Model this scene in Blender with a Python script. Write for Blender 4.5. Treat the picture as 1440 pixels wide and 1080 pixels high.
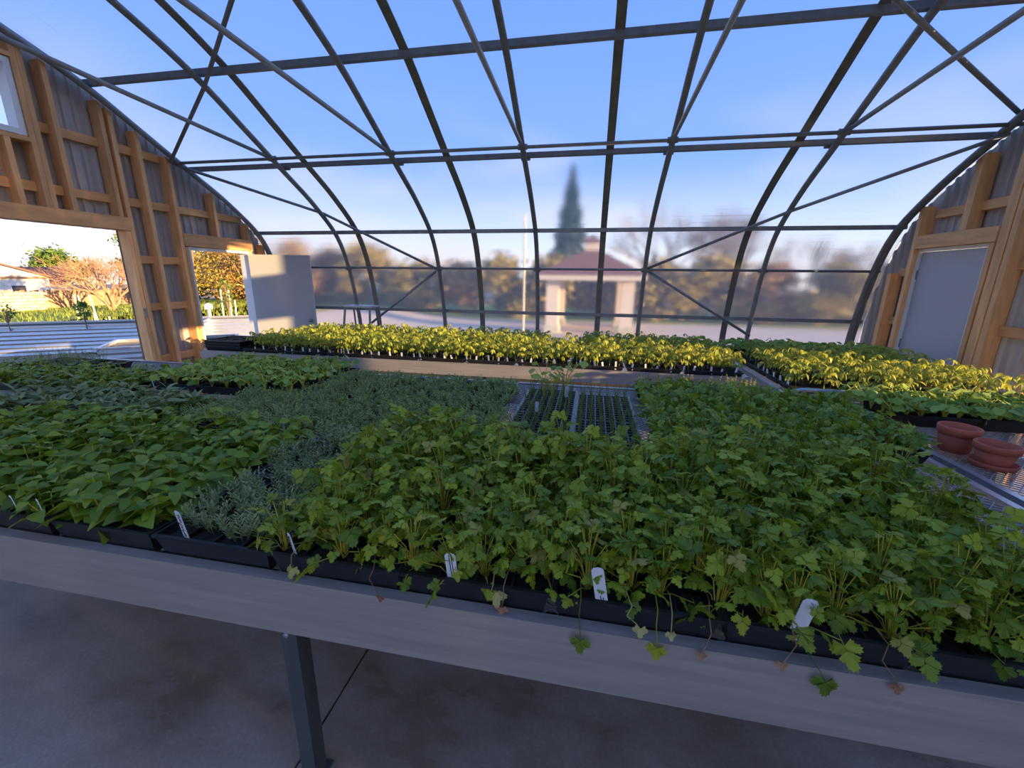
import bpy, math, random
import numpy as np
from mathutils import Matrix, Vector, Euler
R = math.radians
for o in list(bpy.data.objects): bpy.data.objects.remove(o)
SC = bpy.context.scene
COL = SC.collection
EYE = 1.70                      # lens height above the concrete floor

# ------------------------------------------------------------------ camera
def cam_axes(yaw, pitch, roll):
    cy, sy, cp, sp = math.cos(yaw), math.sin(yaw), math.cos(pitch), math.sin(pitch)
    f = Vector((-sy*cp, cy*cp, -sp)); r = Vector((cy, sy, 0)); u = r.cross(f)
    return r*math.cos(roll)+u*math.sin(roll), -r*math.sin(roll)+u*math.cos(roll), f
cr, cu, cf = cam_axes(R(10.74), R(14.46), R(0.65))
cd = bpy.data.cameras.new('camera'); cam = bpy.data.objects.new('camera', cd); COL.objects.link(cam)
cd.sensor_width = 36; cd.lens = 580.8/1440*36; cd.clip_end = 500; cd.clip_start = .05
M = Matrix((cr, cu, -cf)).transposed().to_4x4(); M.translation = (5.402, 0, EYE)
cam.matrix_world = M
SC.camera = cam

# ------------------------------------------------------------------ sky, sun, exposure
W = bpy.data.worlds.new('sky'); SC.world = W; W.use_nodes = True
nt = W.node_tree; nt.nodes.clear()
def N(t, tree, **kw):
    n = tree.nodes.new(t)
    for k, v in kw.items():
        if k.startswith('i_'): n.inputs[k[2:].replace('_', ' ')].default_value = v
        else: setattr(n, k, v)
    return n
def ramp(n, stops):
    e = n.color_ramp.elements
    while len(e) < len(stops): e.new(.5)
    for a, (p, c) in zip(e, stops):
        a.position = p; a.color = (*c, 1) if len(c) == 3 else c
tc = N('ShaderNodeTexCoord', nt); sx = N('ShaderNodeSeparateXYZ', nt)
nt.links.new(tc.outputs['Generated'], sx.inputs[0])
rp = N('ShaderNodeValToRGB', nt)
ramp(rp, [(0, (1.12, 1.0, .92)), (.07, (.80, .86, .96)), (.22, (.27, .455, .91)), (.5, (.155, .33, .82)), (1, (.125, .275, .73))])
nt.links.new(sx.outputs['Z'], rp.inputs[0])
mp = N('ShaderNodeMapping', nt); mp.inputs['Scale'].default_value = (1.3, 1.3, 5.0)
nt.links.new(tc.outputs['Generated'], mp.inputs[0])
ns = N('ShaderNodeTexNoise', nt, i_Scale=2.3, i_Detail=6.0, i_Roughness=.55)
nt.links.new(mp.outputs[0], ns.inputs['Vector'])
cl = N('ShaderNodeValToRGB', nt); ramp(cl, [(.47, (0, 0, 0)), (.66, (1, 1, 1))])
nt.links.new(ns.outputs[0], cl.inputs[0])
lo = N('ShaderNodeMapRange', nt); lo.inputs[1].default_value = .12; lo.inputs[2].default_value = .36
lo.inputs[3].default_value = .75; lo.inputs[4].default_value = 0.0
nt.links.new(sx.outputs['Z'], lo.inputs[0])
mu = N('ShaderNodeMath', nt, operation='MULTIPLY'); nt.links.new(cl.outputs[0], mu.inputs[0]); nt.links.new(lo.outputs[0], mu.inputs[1])
mx = N('ShaderNodeMix', nt, data_type='RGBA'); nt.links.new(mu.outputs[0], mx.inputs[0])
nt.links.new(rp.outputs[0], mx.inputs[6]); mx.inputs[7].default_value = (.86, .80, .84, 1)
bg = N('ShaderNodeBackground', nt); bg.inputs['Strength'].default_value = 1.0
nt.links.new(mx.outputs[2], bg.inputs[0])
wo = N('ShaderNodeOutputWorld', nt); nt.links.new(bg.outputs[0], wo.inputs[0])

sl = bpy.data.lights.new('sun', 'SUN'); sun = bpy.data.objects.new('sun', sl); COL.objects.link(sun)
sl.energy = 9.0; sl.color = (1.0, .70, .34); sl.angle = R(.53)
sun.rotation_euler = Vector((-1, .22, -.133)).to_track_quat('-Z', 'Y').to_euler()
sun.location = (30, -4, 12)
SC.view_settings.view_transform = 'Standard'; SC.view_settings.look = 'None'
SC.view_settings.exposure = 0.66; SC.view_settings.gamma = 1; SC.view_settings.use_curve_mapping = False
SC.cycles.use_denoising = True
SC.cycles.transparent_max_bounces = 16; SC.cycles.max_bounces = 10; SC.cycles.transmission_bounces = 8; SC.cycles.diffuse_bounces = 4
SC.cycles.sample_clamp_indirect = 6

# ------------------------------------------------------------------ materials
def new_mat(name):
    m = bpy.data.materials.new(name); m.use_nodes = True
    t = m.node_tree; b = t.nodes['Principled BSDF']
    return m, t, b
def plain(name, col, rough=.5, metal=0.0, var=.12, scale=6.0, stretch=(1, 1, 1), bump=0.0, rvar=0.0, spec=.5, coords='Object'):
    m, t, b = new_mat(name)
    tc = N('ShaderNodeTexCoord', t); mp = N('ShaderNodeMapping', t); mp.inputs['Scale'].default_value = stretch
    t.links.new(tc.outputs[coords], mp.inputs[0])
    n = N('ShaderNodeTexNoise', t, i_Scale=scale, i_Detail=5.0, i_Roughness=.6); t.links.new(mp.outputs[0], n.inputs['Vector'])
    r = N('ShaderNodeValToRGB', t)
    ramp(r, [(.25, tuple(c*(1-var) for c in col)), (.75, tuple(min(1, c*(1+var)) for c in col))])
    t.links.new(n.outputs[0], r.inputs[0])
    oi = N('ShaderNodeObjectInfo', t); hs = N('ShaderNodeHueSaturation', t)
    mr = N('ShaderNodeMapRange', t); mr.inputs[3].default_value = 1-var*.7; mr.inputs[4].default_value = 1+var*.7
    t.links.new(oi.outputs['Random'], mr.inputs[0]); t.links.new(mr.outputs[0], hs.inputs['Value'])
    t.links.new(r.outputs[0], hs.inputs['Color']); t.links.new(hs.outputs[0], b.inputs['Base Color'])
    b.inputs['Roughness'].default_value = rough; b.inputs['Metallic'].default_value = metal
    b.inputs['Specular IOR Level'].default_value = spec
    if rvar:
        q = N('ShaderNodeMapRange', t); q.inputs[1].default_value = .3; q.inputs[2].default_value = .7
        q.inputs[3].default_value = rough-rvar; q.inputs[4].default_value = rough+rvar
        t.links.new(n.outputs[0], q.inputs[0]); t.links.new(q.outputs[0], b.inputs['Roughness'])
    if bump:
        bp = N('ShaderNodeBump', t, i_Strength=bump, i_Distance=.01); t.links.new(n.outputs[0], bp.inputs['Height'])
        t.links.new(bp.outputs[0], b.inputs['Normal'])
    return m
def leafmat(name, c1, c2, c3=None, trans=.32, rough=.42, spec=.35, veil=1.25, gain=(2.5, 1.85, .85)):
    c1 = tuple(min(.9, c*g) for c, g in zip(c1, gain)); c2 = tuple(min(.9, c*g) for c, g in zip(c2, gain))
    m, t, b = new_mat(name)
    oi = N('ShaderNodeObjectInfo', t); at = N('ShaderNodeAttribute', t, attribute_name='v')
    ad = N('ShaderNodeMath', t, operation='ADD'); t.links.new(oi.outputs['Random'], ad.inputs[0]); t.links.new(at.outputs['Fac'], ad.inputs[1])
    fr = N('ShaderNodeMath', t, operation='FRACT'); t.links.new(ad.outputs[0], fr.inputs[0])
    r = N('ShaderNodeValToRGB', t)
    st = [(0, c1), (.8, c2)]
    if c3: st += [(.93, c2), (.985, c3)]
    ramp(r, st); t.links.new(fr.outputs[0], r.inputs[0])
    t.links.new(r.outputs[0], b.inputs['Base Color']); b.inputs['Roughness'].default_value = rough
    b.inputs['Specular IOR Level'].default_value = spec
    tc = N('ShaderNodeTexCoord', t); no = N('ShaderNodeTexNoise', t, i_Scale=150.0, i_Detail=2.0); t.links.new(tc.outputs['Object'], no.inputs['Vector'])
    bu = N('ShaderNodeBump', t, i_Strength=.35, i_Distance=.002); t.links.new(no.outputs[0], bu.inputs['Height']); t.links.new(bu.outputs[0], b.inputs['Normal'])
    tr = N('ShaderNodeBsdfTranslucent', t); hs = N('ShaderNodeHueSaturation', t); hs.inputs['Value'].default_value = veil
    hs.inputs['Hue'].default_value = .485
    t.links.new(r.outputs[0], hs.inputs['Color']); t.links.new(hs.outputs[0], tr.inputs[0])
    ms = N('ShaderNodeMixShader', t); ms.inputs[0].default_value = trans
    t.links.new(b.outputs[0], ms.inputs[1]); t.links.new(tr.outputs[0], ms.inputs[2])
    t.links.new(ms.outputs[0], t.nodes['Material Output'].inputs[0])
    return m
MAT = {}
MAT['steel'] = plain('galvanised_frame', (.27, .265, .26), .45, .35, .2, 12, bump=.05)
MAT['strip'] = plain('joint_strip_metal', (.22, .205, .18), .5, .25, .2, 12)
MAT['rail'] = plain('bench_rail_aluminium', (.46, .41, .37), .42, .45, .16, 7, (.35, 9, 9), rvar=.10)
MAT['rail2'] = plain('bench_side_aluminium', (.58, .60, .63), .34, .8, .1, 7, (9, .5, 9), rvar=.08)
MAT['mesh'] = plain('expanded_metal', (.48, .47, .46), .4, .6, .08, 20)
MAT['leg'] = plain('bench_leg_steel', (.11, .12, .125), .45, .5, .25, 9, (1, 1, .3), rvar=.1)
MAT['wood'] = plain('fir_lumber', (.86, .42, .165), .62, 0, .28, 5, (3, 3, .45), bump=.12)
MAT['woody'] = plain('fir_lumber_long', (.86, .41, .155), .62, 0, .28, 5, (3, .45, 3), bump=.12)
MAT['siding'] = plain('grey_siding', (.50, .44, .385), .5, .05, .10, 9, (2, 2, .3))
MAT['white'] = plain('white_paint', (.47, .46, .46), .45, 0, .03, 4)
MAT['whitetrim'] = plain('white_vinyl', (.82, .80, .77), .4, 0, .03, 4)
MAT['black'] = plain('black_plastic', (.012, .012, .014), .38, 0, .3, 12, rvar=.1)
MAT['tray2'] = plain('grey_black_plastic', (.045, .045, .05), .35, 0, .3, 12, rvar=.1)
MAT['rim'] = plain('worn_tray_rim', (.16, .16, .17), .35, 0, .3, 30)
MAT['soil'] = plain('potting_soil', (.022, .016, .012), .9, 0, .6, 80, bump=.6)
MAT['terracotta'] = plain('red_clay', (.50, .115, .055), .7, 0, .15, 14, bump=.05)
MAT['tag'] = plain('plant_tag_white', (.78, .79, .80), .4, 0, .05, 10)
MAT['ink'] = plain('black_ink', (.01, .01, .012), .5, 0, .1, 10)
MAT['stem'] = leafmat('stem_green', (.20, .26, .06), (.30, .34, .10), trans=.15)
MAT['cilantro'] = leafmat('cilantro_leaf', (.050, .115, .020), (.155, .245, .035), (.42, .36, .08), rough=.38)
MAT['basil'] = leafmat('basil_leaf', (.045, .105, .020), (.115, .205, .032), rough=.40)
MAT['mint'] = leafmat('mint_leaf', (.045, .11, .025), (.12, .205, .035), rough=.42)
MAT['sage'] = leafmat('sage_leaf', (.085, .15, .075), (.17, .24, .125), trans=.2, rough=.6, gain=(1.8, 1.45, 1.1))
MAT['thyme'] = leafmat('thyme_leaf', (.085, .14, .06), (.18, .25, .115), trans=.22, rough=.5, gain=(2.1, 1.75, 1.1))
MAT['rosemary'] = leafmat('lavender_leaf', (.085, .14, .075), (.19, .25, .14), trans=.2, rough=.5, gain=(2.0, 1.65, 1.1))
MAT['celery'] = leafmat('celery_leaf', (.045, .11, .022), (.12, .215, .032), rough=.32, spec=.5)
MAT['squash'] = leafmat('squash_leaf', (.06, .15, .05), (.15, .27, .10), rough=.5)
MAT['tomato'] = leafmat('tomato_leaf', (.27, .33, .045), (.47, .48, .065), trans=.42, rough=.5, gain=(1, 1, 1))
MAT['onion'] = leafmat('onion_leaf', (.05, .12, .05), (.10, .17, .08), trans=.15)
MAT['marigold'] = leafmat('marigold_sunlit_leaf', (.14, .22, .03), (.48, .46, .05), trans=.35, gain=(1, 1, 1))  # yellow end of the range paints sunlight on the tips into the leaf
MAT['dead'] = leafmat('dead_leaf', (.28, .12, .06), (.42, .24, .12), trans=.15, gain=(1, 1, 1))
MAT['yellowleaf'] = leafmat('yellow_leaf', (.52, .48, .14), (.60, .55, .22), trans=.25, gain=(1, 1, 1))
# concrete: damp patches only change gloss and a little tone
def concrete():
    m, t, b = new_mat('damp_concrete')
    tc = N('ShaderNodeTexCoord', t)
    n1 = N('ShaderNodeTexNoise', t, i_Scale=1.5, i_Detail=6.0, i_Roughness=.6); n2 = N('ShaderNodeTexNoise', t, i_Scale=70.0, i_Detail=3.0)
    mp = N('ShaderNodeMapping', t); mp.inputs['Scale'].default_value = (1.0, 1.7, 1); mp.inputs['Rotation'].default_value = (0, 0, .6)
    t.links.new(tc.outputs['Object'], mp.inputs[0]); t.links.new(mp.outputs[0], n1.inputs['Vector']); t.links.new(tc.outputs['Object'], n2.inputs['Vector'])
    r = N('ShaderNodeValToRGB', t); ramp(r, [(.35, (.33, .235, .16)), (.50, (.47, .365, .275)), (.66, (.56, .46, .37))])
    t.links.new(n1.outputs[0], r.inputs[0])
    mm = N('ShaderNodeMix', t, data_type='RGBA', blend_type='MULTIPLY'); mm.inputs[0].default_value = .35
    t.links.new(r.outputs[0], mm.inputs[6]); t.links.new(n2.outputs[0], mm.inputs[7]); t.links.new(mm.outputs[2], b.inputs['Base Color'])
    q = N('ShaderNodeMapRange', t); q.inputs[1].default_value = .35; q.inputs[2].default_value = .62; q.inputs[3].default_value = .22; q.inputs[4].default_value = .50
    t.links.new(n1.outputs[0], q.inputs[0]); t.links.new(q.outputs[0], b.inputs['Roughness'])
    bp = N('ShaderNodeBump', t, i_Strength=.18, i_Distance=.004); t.links.new(n2.outputs[0], bp.inputs['Height']); t.links.new(bp.outputs[0], b.inputs['Normal'])
    return m
MAT['concrete'] = concrete()
def polycarb():
    m, t, b = new_mat('twinwall_polycarbonate'); t.nodes.remove(b)
    rf = N('ShaderNodeBsdfRefraction', t); rf.inputs['Color'].default_value = (.86, .88, .905, 1); rf.inputs['Roughness'].default_value = .2; rf.inputs['IOR'].default_value = 1.10
    tr = N('ShaderNodeBsdfTransparent', t); tr.inputs[0].default_value = (.80, .82, .85, 1)
    df = N('ShaderNodeBsdfTranslucent', t); df.inputs[0].default_value = (.8, .8, .8, 1)
    tc = N('ShaderNodeTexCoord', t); mp = N('ShaderNodeMapping', t); mp.inputs['Scale'].default_value = (1, .012, .012)
    wv = N('ShaderNodeTexNoise', t, i_Scale=70.0, i_Detail=2.0); t.links.new(tc.outputs['Object'], mp.inputs[0]); t.links.new(mp.outputs[0], wv.inputs['Vector'])
    bp = N('ShaderNodeBump', t, i_Strength=.32, i_Distance=.004); t.links.new(wv.outputs[0], bp.inputs['Height']); t.links.new(bp.outputs[0], rf.inputs['Normal'])
    m2 = N('ShaderNodeMixShader', t); m2.inputs[0].default_value = .09
    t.links.new(rf.outputs[0], m2.inputs[1]); t.links.new(df.outputs[0], m2.inputs[2])
    t.links.new(m2.outputs[0], t.nodes['Material Output'].inputs[0])
    return m
MAT['poly'] = polycarb()
def clearglass():
    m, t, b = new_mat('window_glass'); t.nodes.remove(b)
    tr = N('ShaderNodeBsdfTransparent', t); tr.inputs[0].default_value = (.9, .93, .95, 1)
    gl = N('ShaderNodeBsdfGlossy', t); gl.inputs['Roughness'].default_value = .03
    ms = N('ShaderNodeMixShader', t); ms.inputs[0].default_value = .08
    t.links.new(tr.outputs[0], ms.inputs[1]); t.links.new(gl.outputs[0], ms.inputs[2]); t.links.new(ms.outputs[0], t.nodes['Material Output'].inputs[0])
    return m
MAT['glass'] = clearglass()
MAT['ground'] = plain('dirt_ground', (.30, .22, .16), .95, 0, .25, 1.2, bump=.2)
MAT['pave'] = plain('pale_paving', (.80, .62, .46), .9, 0, .12, .8)
MAT['grass'] = leafmat('lawn_blade', (.20, .27, .03), (.36, .40, .05), trans=.3, gain=(1, 1, 1))
MAT['lawn'] = plain('lawn_turf', (.25, .31, .045), .95, 0, .3, 3, bump=.3)
MAT['corr'] = plain('corrugated_steel', (.62, .64, .68), .32, .75, .08, 10)
MAT['bark'] = plain('bark', (.30, .20, .13), .9, 0, .3, 10)
MAT['twig'] = plain('tan_twig', (.50, .27, .15), .85, 0, .3, 10)
MAT['tree1'] = leafmat('tree_leaf', (.09, .17, .025), (.22, .31, .05), gain=(1, 1, 1))
MAT['tree2'] = leafmat('conifer_leaf', (.03, .07, .03), (.08, .13, .05), trans=.1, gain=(1, 1, 1))
MAT['tree3'] = leafmat('autumn_leaf', (.40, .20, .05), (.55, .36, .09), trans=.25, gain=(1, 1, 1))
MAT['tree4'] = leafmat('dull_olive_leaf', (.28, .21, .04), (.44, .33, .07), trans=.2, gain=(1, 1, 1))
MAT['stucco'] = plain('cream_siding', (.86, .80, .70), .8, 0, .04, 3)
MAT['roof'] = plain('brown_shingle', (.27, .12, .08), .9, 0, .2, 6, (1, 1, 4))
MAT['roofdark'] = plain('dark_shingle', (.10, .085, .09), .9, 0, .2, 6)
MAT['fence'] = plain('tan_fence', (.50, .27, .15), .85, 0, .2, 5, (4, 4, .4))
MAT['stone'] = plain('pale_stone', (.66, .60, .42), .9, 0, .25, 7)
MAT['stake'] = plain('pale_stake', (.80, .72, .55), .7, 0, .1, 5)
MAT['beige'] = plain('gazebo_paint', (.88, .72, .55), .7, 0, .05, 4)
MAT['turq'] = plain('turquoise_plastic', (.05, .62, .52), .4, 0, .1, 4)
MAT['dark'] = plain('dark_void', (.01, .01, .01), .9, 0, .1, 4)

# ------------------------------------------------------------------ mesh helpers
class MB:
    def __init__(s): s.v = []; s.f = []; s.a = []
    def add(s, vs, fs, a=0.0):
        o = len(s.v); s.v.extend([tuple(p) for p in vs]); s.f.extend([tuple(i+o for i in f) for f in fs]); s.a.extend([a]*len(vs)); return s
    def box(s, x0, x1, y0, y1, z0, z1, a=0.0):
        return s.add([(x0, y0, z0), (x1, y0, z0), (x1, y1, z0), (x0, y1, z0), (x0, y0, z1), (x1, y0, z1), (x1, y1, z1), (x0, y1, z1)],
                     [(0, 3, 2, 1), (4, 5, 6, 7), (0, 1, 5, 4), (1, 2, 6, 5), (2, 3, 7, 6), (3, 0, 4, 7)], a)
    def bevbox(s, x0, x1, y0, y1, z0, z1, b=.004):
        vs = []; 
        for z, i in ((z0, b), (z0+b, 0), (z1-b, 0), (z1, b)):
            vs += [(x0+i, y0+i, z), (x1-i, y0+i, z), (x1-i, y1-i, z), (x0+i, y1-i, z)]
        fs = [(0, 3, 2, 1), (12, 13, 14, 15)]
        for k in range(3):
            for j in range(4): fs.append((k*4+j, k*4+(j+1) % 4, k*4+4+(j+1) % 4, k*4+4+j))
        return s.add(vs, fs)
    def prism(s, poly, axis, a, b):
        # poly: 2-D points in the plane normal to axis, in (x,y,z) order of the other two axes
        n = len(poly)
        def P(p, t): return (t, p[0], p[1]) if axis == 0 else ((p[0], t, p[1]) if axis == 1 else (p[0], p[1], t))
        vs = [P(p, a) for p in poly]+[P(p, b) for p in poly]
        fs = [tuple(range(n))[::-1], tuple(range(n, 2*n))]+[(i, (i+1) % n, n+(i+1) % n, n+i) for i in range(n)]
        return s.add(vs, fs)
    def tube(s, pts, r, n=6, a=0.0, cap=True, r2=None):
        pts = [Vector(p) for p in pts]; L = len(pts); vs = []; fs = []
        prev = None
        for i, p in enumerate(pts):
            d = (pts[min(i+1, L-1)]-pts[max(i-1, 0)])
            d = d.normalized() if d.length > 1e-9 else Vector((0, 0, 1))
            ref = Vector((0, 0, 1)) if abs(d.z) < .95 else Vector((1, 0, 0))
            x = d.cross(ref).normalized()
            if prev is not None and x.dot(prev) < 0: x = -x
            prev = x; y = d.cross(x)
            rr = r if r2 is None else r+(r2-r)*i/(L-1)
            for k in range(n):
                t = 2*math.pi*k/n; vs.append(p+x*(rr*math.cos(t))+y*(rr*math.sin(t)))
        for i in range(L-1):
            for k in range(n): fs.append((i*n+k, i*n+(k+1) % n, (i+1)*n+(k+1) % n, (i+1)*n+k))
        if cap: fs += [tuple(range(n))[::-1], tuple(range((L-1)*n, L*n))]
        return s.add(vs, fs, a)
    def lathe(s, prof, n=28, c=(0, 0, 0)):
        vs = []; fs = []; L = len(prof)
        for r, z in prof:
            for k in range(n):
                t = 2*math.pi*k/n; vs.append((c[0]+r*math.cos(t), c[1]+r*math.sin(t), c[2]+z))
        for i in range(L-1):
            for k in range(n): fs.append((i*n+k, i*n+(k+1) % n, (i+1)*n+(k+1) % n, (i+1)*n+k))
        fs += [tuple(range(n))[::-1], tuple(range((L-1)*n, L*n))]
        return s.add(vs, fs)
    def merge(s, o, mat, a=None):
        k = len(s.v); s.v.extend([tuple(mat @ Vector(p)) for p in o.v]); s.f.extend([tuple(i+k for i in f) for f in o.f])
        s.a.extend([x if a is None else a for x in o.a]) ; return s
    def mesh(s, name, mat, smooth=False):
        me = bpy.data.meshes.new(name); me.from_pydata(s.v, [], s.f); me.materials.append(MAT[mat] if isinstance(mat, str) else mat)
        at = me.attributes.new('v', 'FLOAT', 'POINT'); at.data.foreach_set('value', np.array(s.a, dtype=np.float32))
        if smooth: me.polygons.foreach_set('use_smooth', [True]*len(me.polygons))
        me.update(); return me
    def build(s, name, mat, parent=None, smooth=False):
        return link(name, s.mesh(name, mat, smooth), parent)
def link(name, data, parent=None, mat=None):
    o = bpy.data.objects.new(name, data); COL.objects.link(o)
    if parent is not None: o.parent = parent
    if mat is not None: o.matrix_basis = mat
    return o
def tag(o, label=None, cat=None, group=None, kind=None):
    if label: o['label'] = label
    if cat: o['category'] = cat
    if group: o['group'] = group
    if kind: o['kind'] = kind
    return o
def empty(name, loc=(0, 0, 0), rz=0.0):
    o = bpy.data.objects.new(name, None); COL.objects.link(o); o.empty_display_size = .1
    o.location = loc; o.rotation_euler = (0, 0, rz); return o
def struct(o, label=None): return tag(o, label, None, None, 'structure')
def box(name, mat, parent, *d, bev=0.0):
    m = MB(); m.bevbox(*d, b=bev) if bev else m.box(*d)
    return m.build(name, mat, parent)

# ------------------------------------------------------------------ greenhouse shell
LEN = 9.10; YC = 2.05
half = [(6.60, 0), (6.60, .70), (6.55, 1.16), (6.38, 1.83), (6.10, 2.34), (5.60, 2.73), (5.05, 3.04), (4.50, 3.345), (3.99, 3.62), (3.43, 3.84), (2.75, 4.04), (2.05, 4.12)]
ctrl = half+[(2*YC-y, z) for y, z in half[-2::-1]]
def spline(c, n=6):
    out = []
    for i in range(len(c)-1):
        p0, p1, p2, p3 = c[max(i-1, 0)], c[i], c[i+1], c[min(i+2, len(c)-1)]
        for k in range(n):
            t = k/n; out.append(tuple(.5*((2*p1[j])+(-p0[j]+p2[j])*t+(2*p0[j]-5*p1[j]+4*p2[j]-p3[j])*t*t+(-p0[j]+3*p1[j]-3*p2[j]+p3[j])*t**3) for j in (0, 1)))
    return out+[c[-1]]
ARCH = spline(ctrl)
def arch(off):
    out = []
    for i, p in enumerate(ARCH):
        a, b = ARCH[max(i-1, 0)], ARCH[min(i+1, len(ARCH)-1)]
        dy, dz = b[0]-a[0], b[1]-a[1]; l = math.hypot(dy, dz)
        out.append((p[0]-dz/l*off, max(0, p[1]+dy/l*off)))       # inward normal
    return out
def on_arch(y, off=0.0):
    # height of the arch (back half) at y
    c = arch(off); best = 0
    for a, b in zip(c[:-1], c[1:]):
        if min(a[0], b[0]) <= y <= max(a[0], b[0]) and a[0] != b[0]:
            best = max(best, a[1]+(b[1]-a[1])*(y-a[0])/(b[0]-a[0]))
    return best

# floor: two slabs with a saw cut between them
fl = struct(empty('floor'), 'damp grey concrete slab floor under the benches')
box('slab', 'concrete', fl, -.1, 4.452, -2.7, 6.75, -.12, 0, bev=.003)
box('slab', 'concrete', fl, 4.460, LEN+.1, -2.7, 6.75, -.12, 0, bev=.003)
box('joint_fill', 'dark', fl, 4.452, 4.460, -2.7, 6.75, -.12, -.012)

# polycarbonate cladding
roof = struct(empty('ceiling'), 'clear ribbed polycarbonate arch cladding over the greenhouse')
SX = [0, 1.83, 3.66, 5.49, 7.315, LEN]
outer, inner = arch(0.0), arch(.010)
n = len(outer)
for k in range(5):
    m = MB(); a, b = SX[k]+.004, SX[k+1]-.004
    vs = [(a, *p) for p in outer]+[(b, *p) for p in outer]+[(a, *p) for p in inner]+[(b, *p) for p in inner]
    fs = []
    for i in range(n-1):
        fs += [(i, n+i, n+i+1, i+1), (2*n+i, 2*n+i+1, 3*n+i+1, 3*n+i), (i, i+1, 2*n+i+1, 2*n+i), (n+i, 3*n+i, 3*n+i+1, n+i+1)]
    fs += [(0, 2*n, 3*n, n), (n-1, 2*n-1, 4*n-1, 3*n-1)]
    m.add(vs, fs); m.build('polycarbonate_panel', 'poly', roof)
s_o, s_i = arch(.014), arch(.026)
for x in SX[1:-1]:
    m = MB(); a, b = x-.04, x+.04
    vs = [(a, *p) for p in s_o]+[(b, *p) for p in s_o]+[(a, *p) for p in s_i]+[(b, *p) for p in s_i]
    fs = []
    for i in range(n-1):
        fs += [(i, n+i, n+i+1, i+1), (2*n+i, 2*n+i+1, 3*n+i+1, 3*n+i), (i, i+1, 2*n+i+1, 2*n+i), (n+i, 3*n+i, 3*n+i+1, n+i+1)]
    m.add(vs, fs); m.build('joint_strip', 'strip', roof)

# hoops, purlins, braces
frame = struct(empty('trim_1'), 'dark galvanised steel hoop frame with purlins and braces')
RIBX = [.19, 1.524, 3.048, 4.572, 6.096, 7.62, LEN-.19]
rib = arch(.105)
for x in RIBX:
    MB().tube([(x, y, max(z, .0)) for y, z in rib], .031, 10).build('hoop', 'steel', frame, True)
for x in (.115, LEN-.115):       # second end hoop, flat steel against the gable
    MB().tube([(x, y, z) for y, z in arch(.05)], .032, 6).build('hoop', 'steel', frame)
def purlin(y, z, h, dpt, rnd=False, sgn=1):
    m = MB()
    if rnd: m.tube([(.1, y, z), (LEN-.1, y, z)], h/2, 8)
    else: m.bevbox(.06, LEN-.06, y-dpt/2, y+dpt/2, z-h/2, z+h/2, .004)
    m.build('purlin', 'steel', frame, rnd)
for s in (0, 1):
    for (y, z, h, dpt, rnd) in [(6.50, 1.163, .05, .03, False), (6.29, 1.825, .034, .034, True), (6.055, 2.335, .052, .04, False), (5.03, 3.02, .055, .045, False), (4.82, 3.045, .036, .036, True), (3.975, 3.59, .06, .05, False)]:
        purlin(y if s == 0 else 2*YC-y, z, h, dpt, rnd)
purlin(YC, 4.08, .055, .045)
for x in RIBX[1:-1]:             # collar ties, rising slightly to the middle, and clamp plates
    MB().tube([(x, 4.80, 3.05), (x, YC, 3.20), (x, 2*YC-4.80, 3.05)], .021, 8).build('collar_tie', 'steel', frame, True)
    for (y, z) in ((4.83, 3.05), (6.27, 1.82), (5.05, 3.00)):
        MB().tube([(x-.05, y, z), (x+.05, y, z)], .030, 8).build('clamp', 'steel', frame, True)
BR = [[(.16, 4.74, 3.04), (1.50, 4.03, 3.49), (3.048, 2.96, 3.80)], [(.16, 4.80, 3.02), (1.524, 5.74, 2.56), (3.048, 6.26, 1.80)], [(3.0, 6.27, 1.78), (1.60, 6.30, .78)],
      [(LEN-.16, 4.84, 2.98), (7.62, 5.72, 2.49), (6.096, 6.27, 1.83)], [(6.15, 6.27, 1.80), (7.60, 6.34, .94)], [(LEN-.16, 4.80, 3.12), (7.62, 3.95, 3.44), (6.096, 2.96, 3.80)]]
for p in BR: MB().tube(p, .019, 8).build('brace', 'steel', frame, True)
for y in (6.57, 2*YC-6.57): box('base_board', 'wood', frame, .05, LEN-.05, y-.03, y+.02, 0, .14)

# ------------------------------------------------------------------ gable walls
def siding(parent, xin, xout, ops, ylo=2*YC-6.55, yhi=6.55, pitch=.305):
    # vertical ribbed sheets between the arch and the floor, cut round the openings
    ys = {ylo, yhi}
    k = ylo
    while k < yhi: ys.add(round(k, 4)); k += pitch
    for o in ops: ys.update(o[:2])
    ys = sorted(ys)
    for a, b in zip(ys[:-1], ys[1:]):
        if b-a < .01: continue
        mid = (a+b)/2; za, zb = max(.02, on_arch(a)-.01), max(.02, on_arch(b)-.01)
        segs = [(0, None)]
        for (o0, o1, z0, z1) in ops:
            if o0 < mid < o1:
                ns = []
                for (s0, s1) in segs:
                    if z0 > s0+.01: ns.append((s0, z0))
                    ns.append((z1, s1))
                segs = ns
        for s0, s1 in segs:
            if s1 is None:
                if min(za, zb) <= s0+.02: continue
                ta, tb = za, zb
            else: ta = tb = s1
            m = MB(); d = .018 if xin > xout else -.018
            def q(y, t): return ta+(tb-ta)*(y-a)/(b-a) if t else s0
            wd = b-a
            prof = [(a+.001, 0)]
            c = a+.03
            while c+.05 < b-.005:
                prof += [(c, 0), (c+.012, 1), (c+.034, 1), (c+.046, 0)]; c += .10
            prof.append((b-.001, 0)); L = len(prof)
            vs = [(xout+(d if e else 0)+d*.2, y, q(y, 0)) for y, e in prof]+[(xout+(d if e else 0)+d*.2, y, q(y, 1)) for y, e in prof]
            vs += [(xout+(d if e else 0), y, q(y, 0)) for y, e in prof]+[(xout+(d if e else 0), y, q(y, 1)) for y, e in prof]
            fs = []
            for i in range(L-1): fs += [(i, i+1, L+i+1, L+i), (2*L+i, 3*L+i, 3*L+i+1, 2*L+i+1)]
            m.add(vs, fs); m.build('siding_panel', 'siding', parent)
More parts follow.
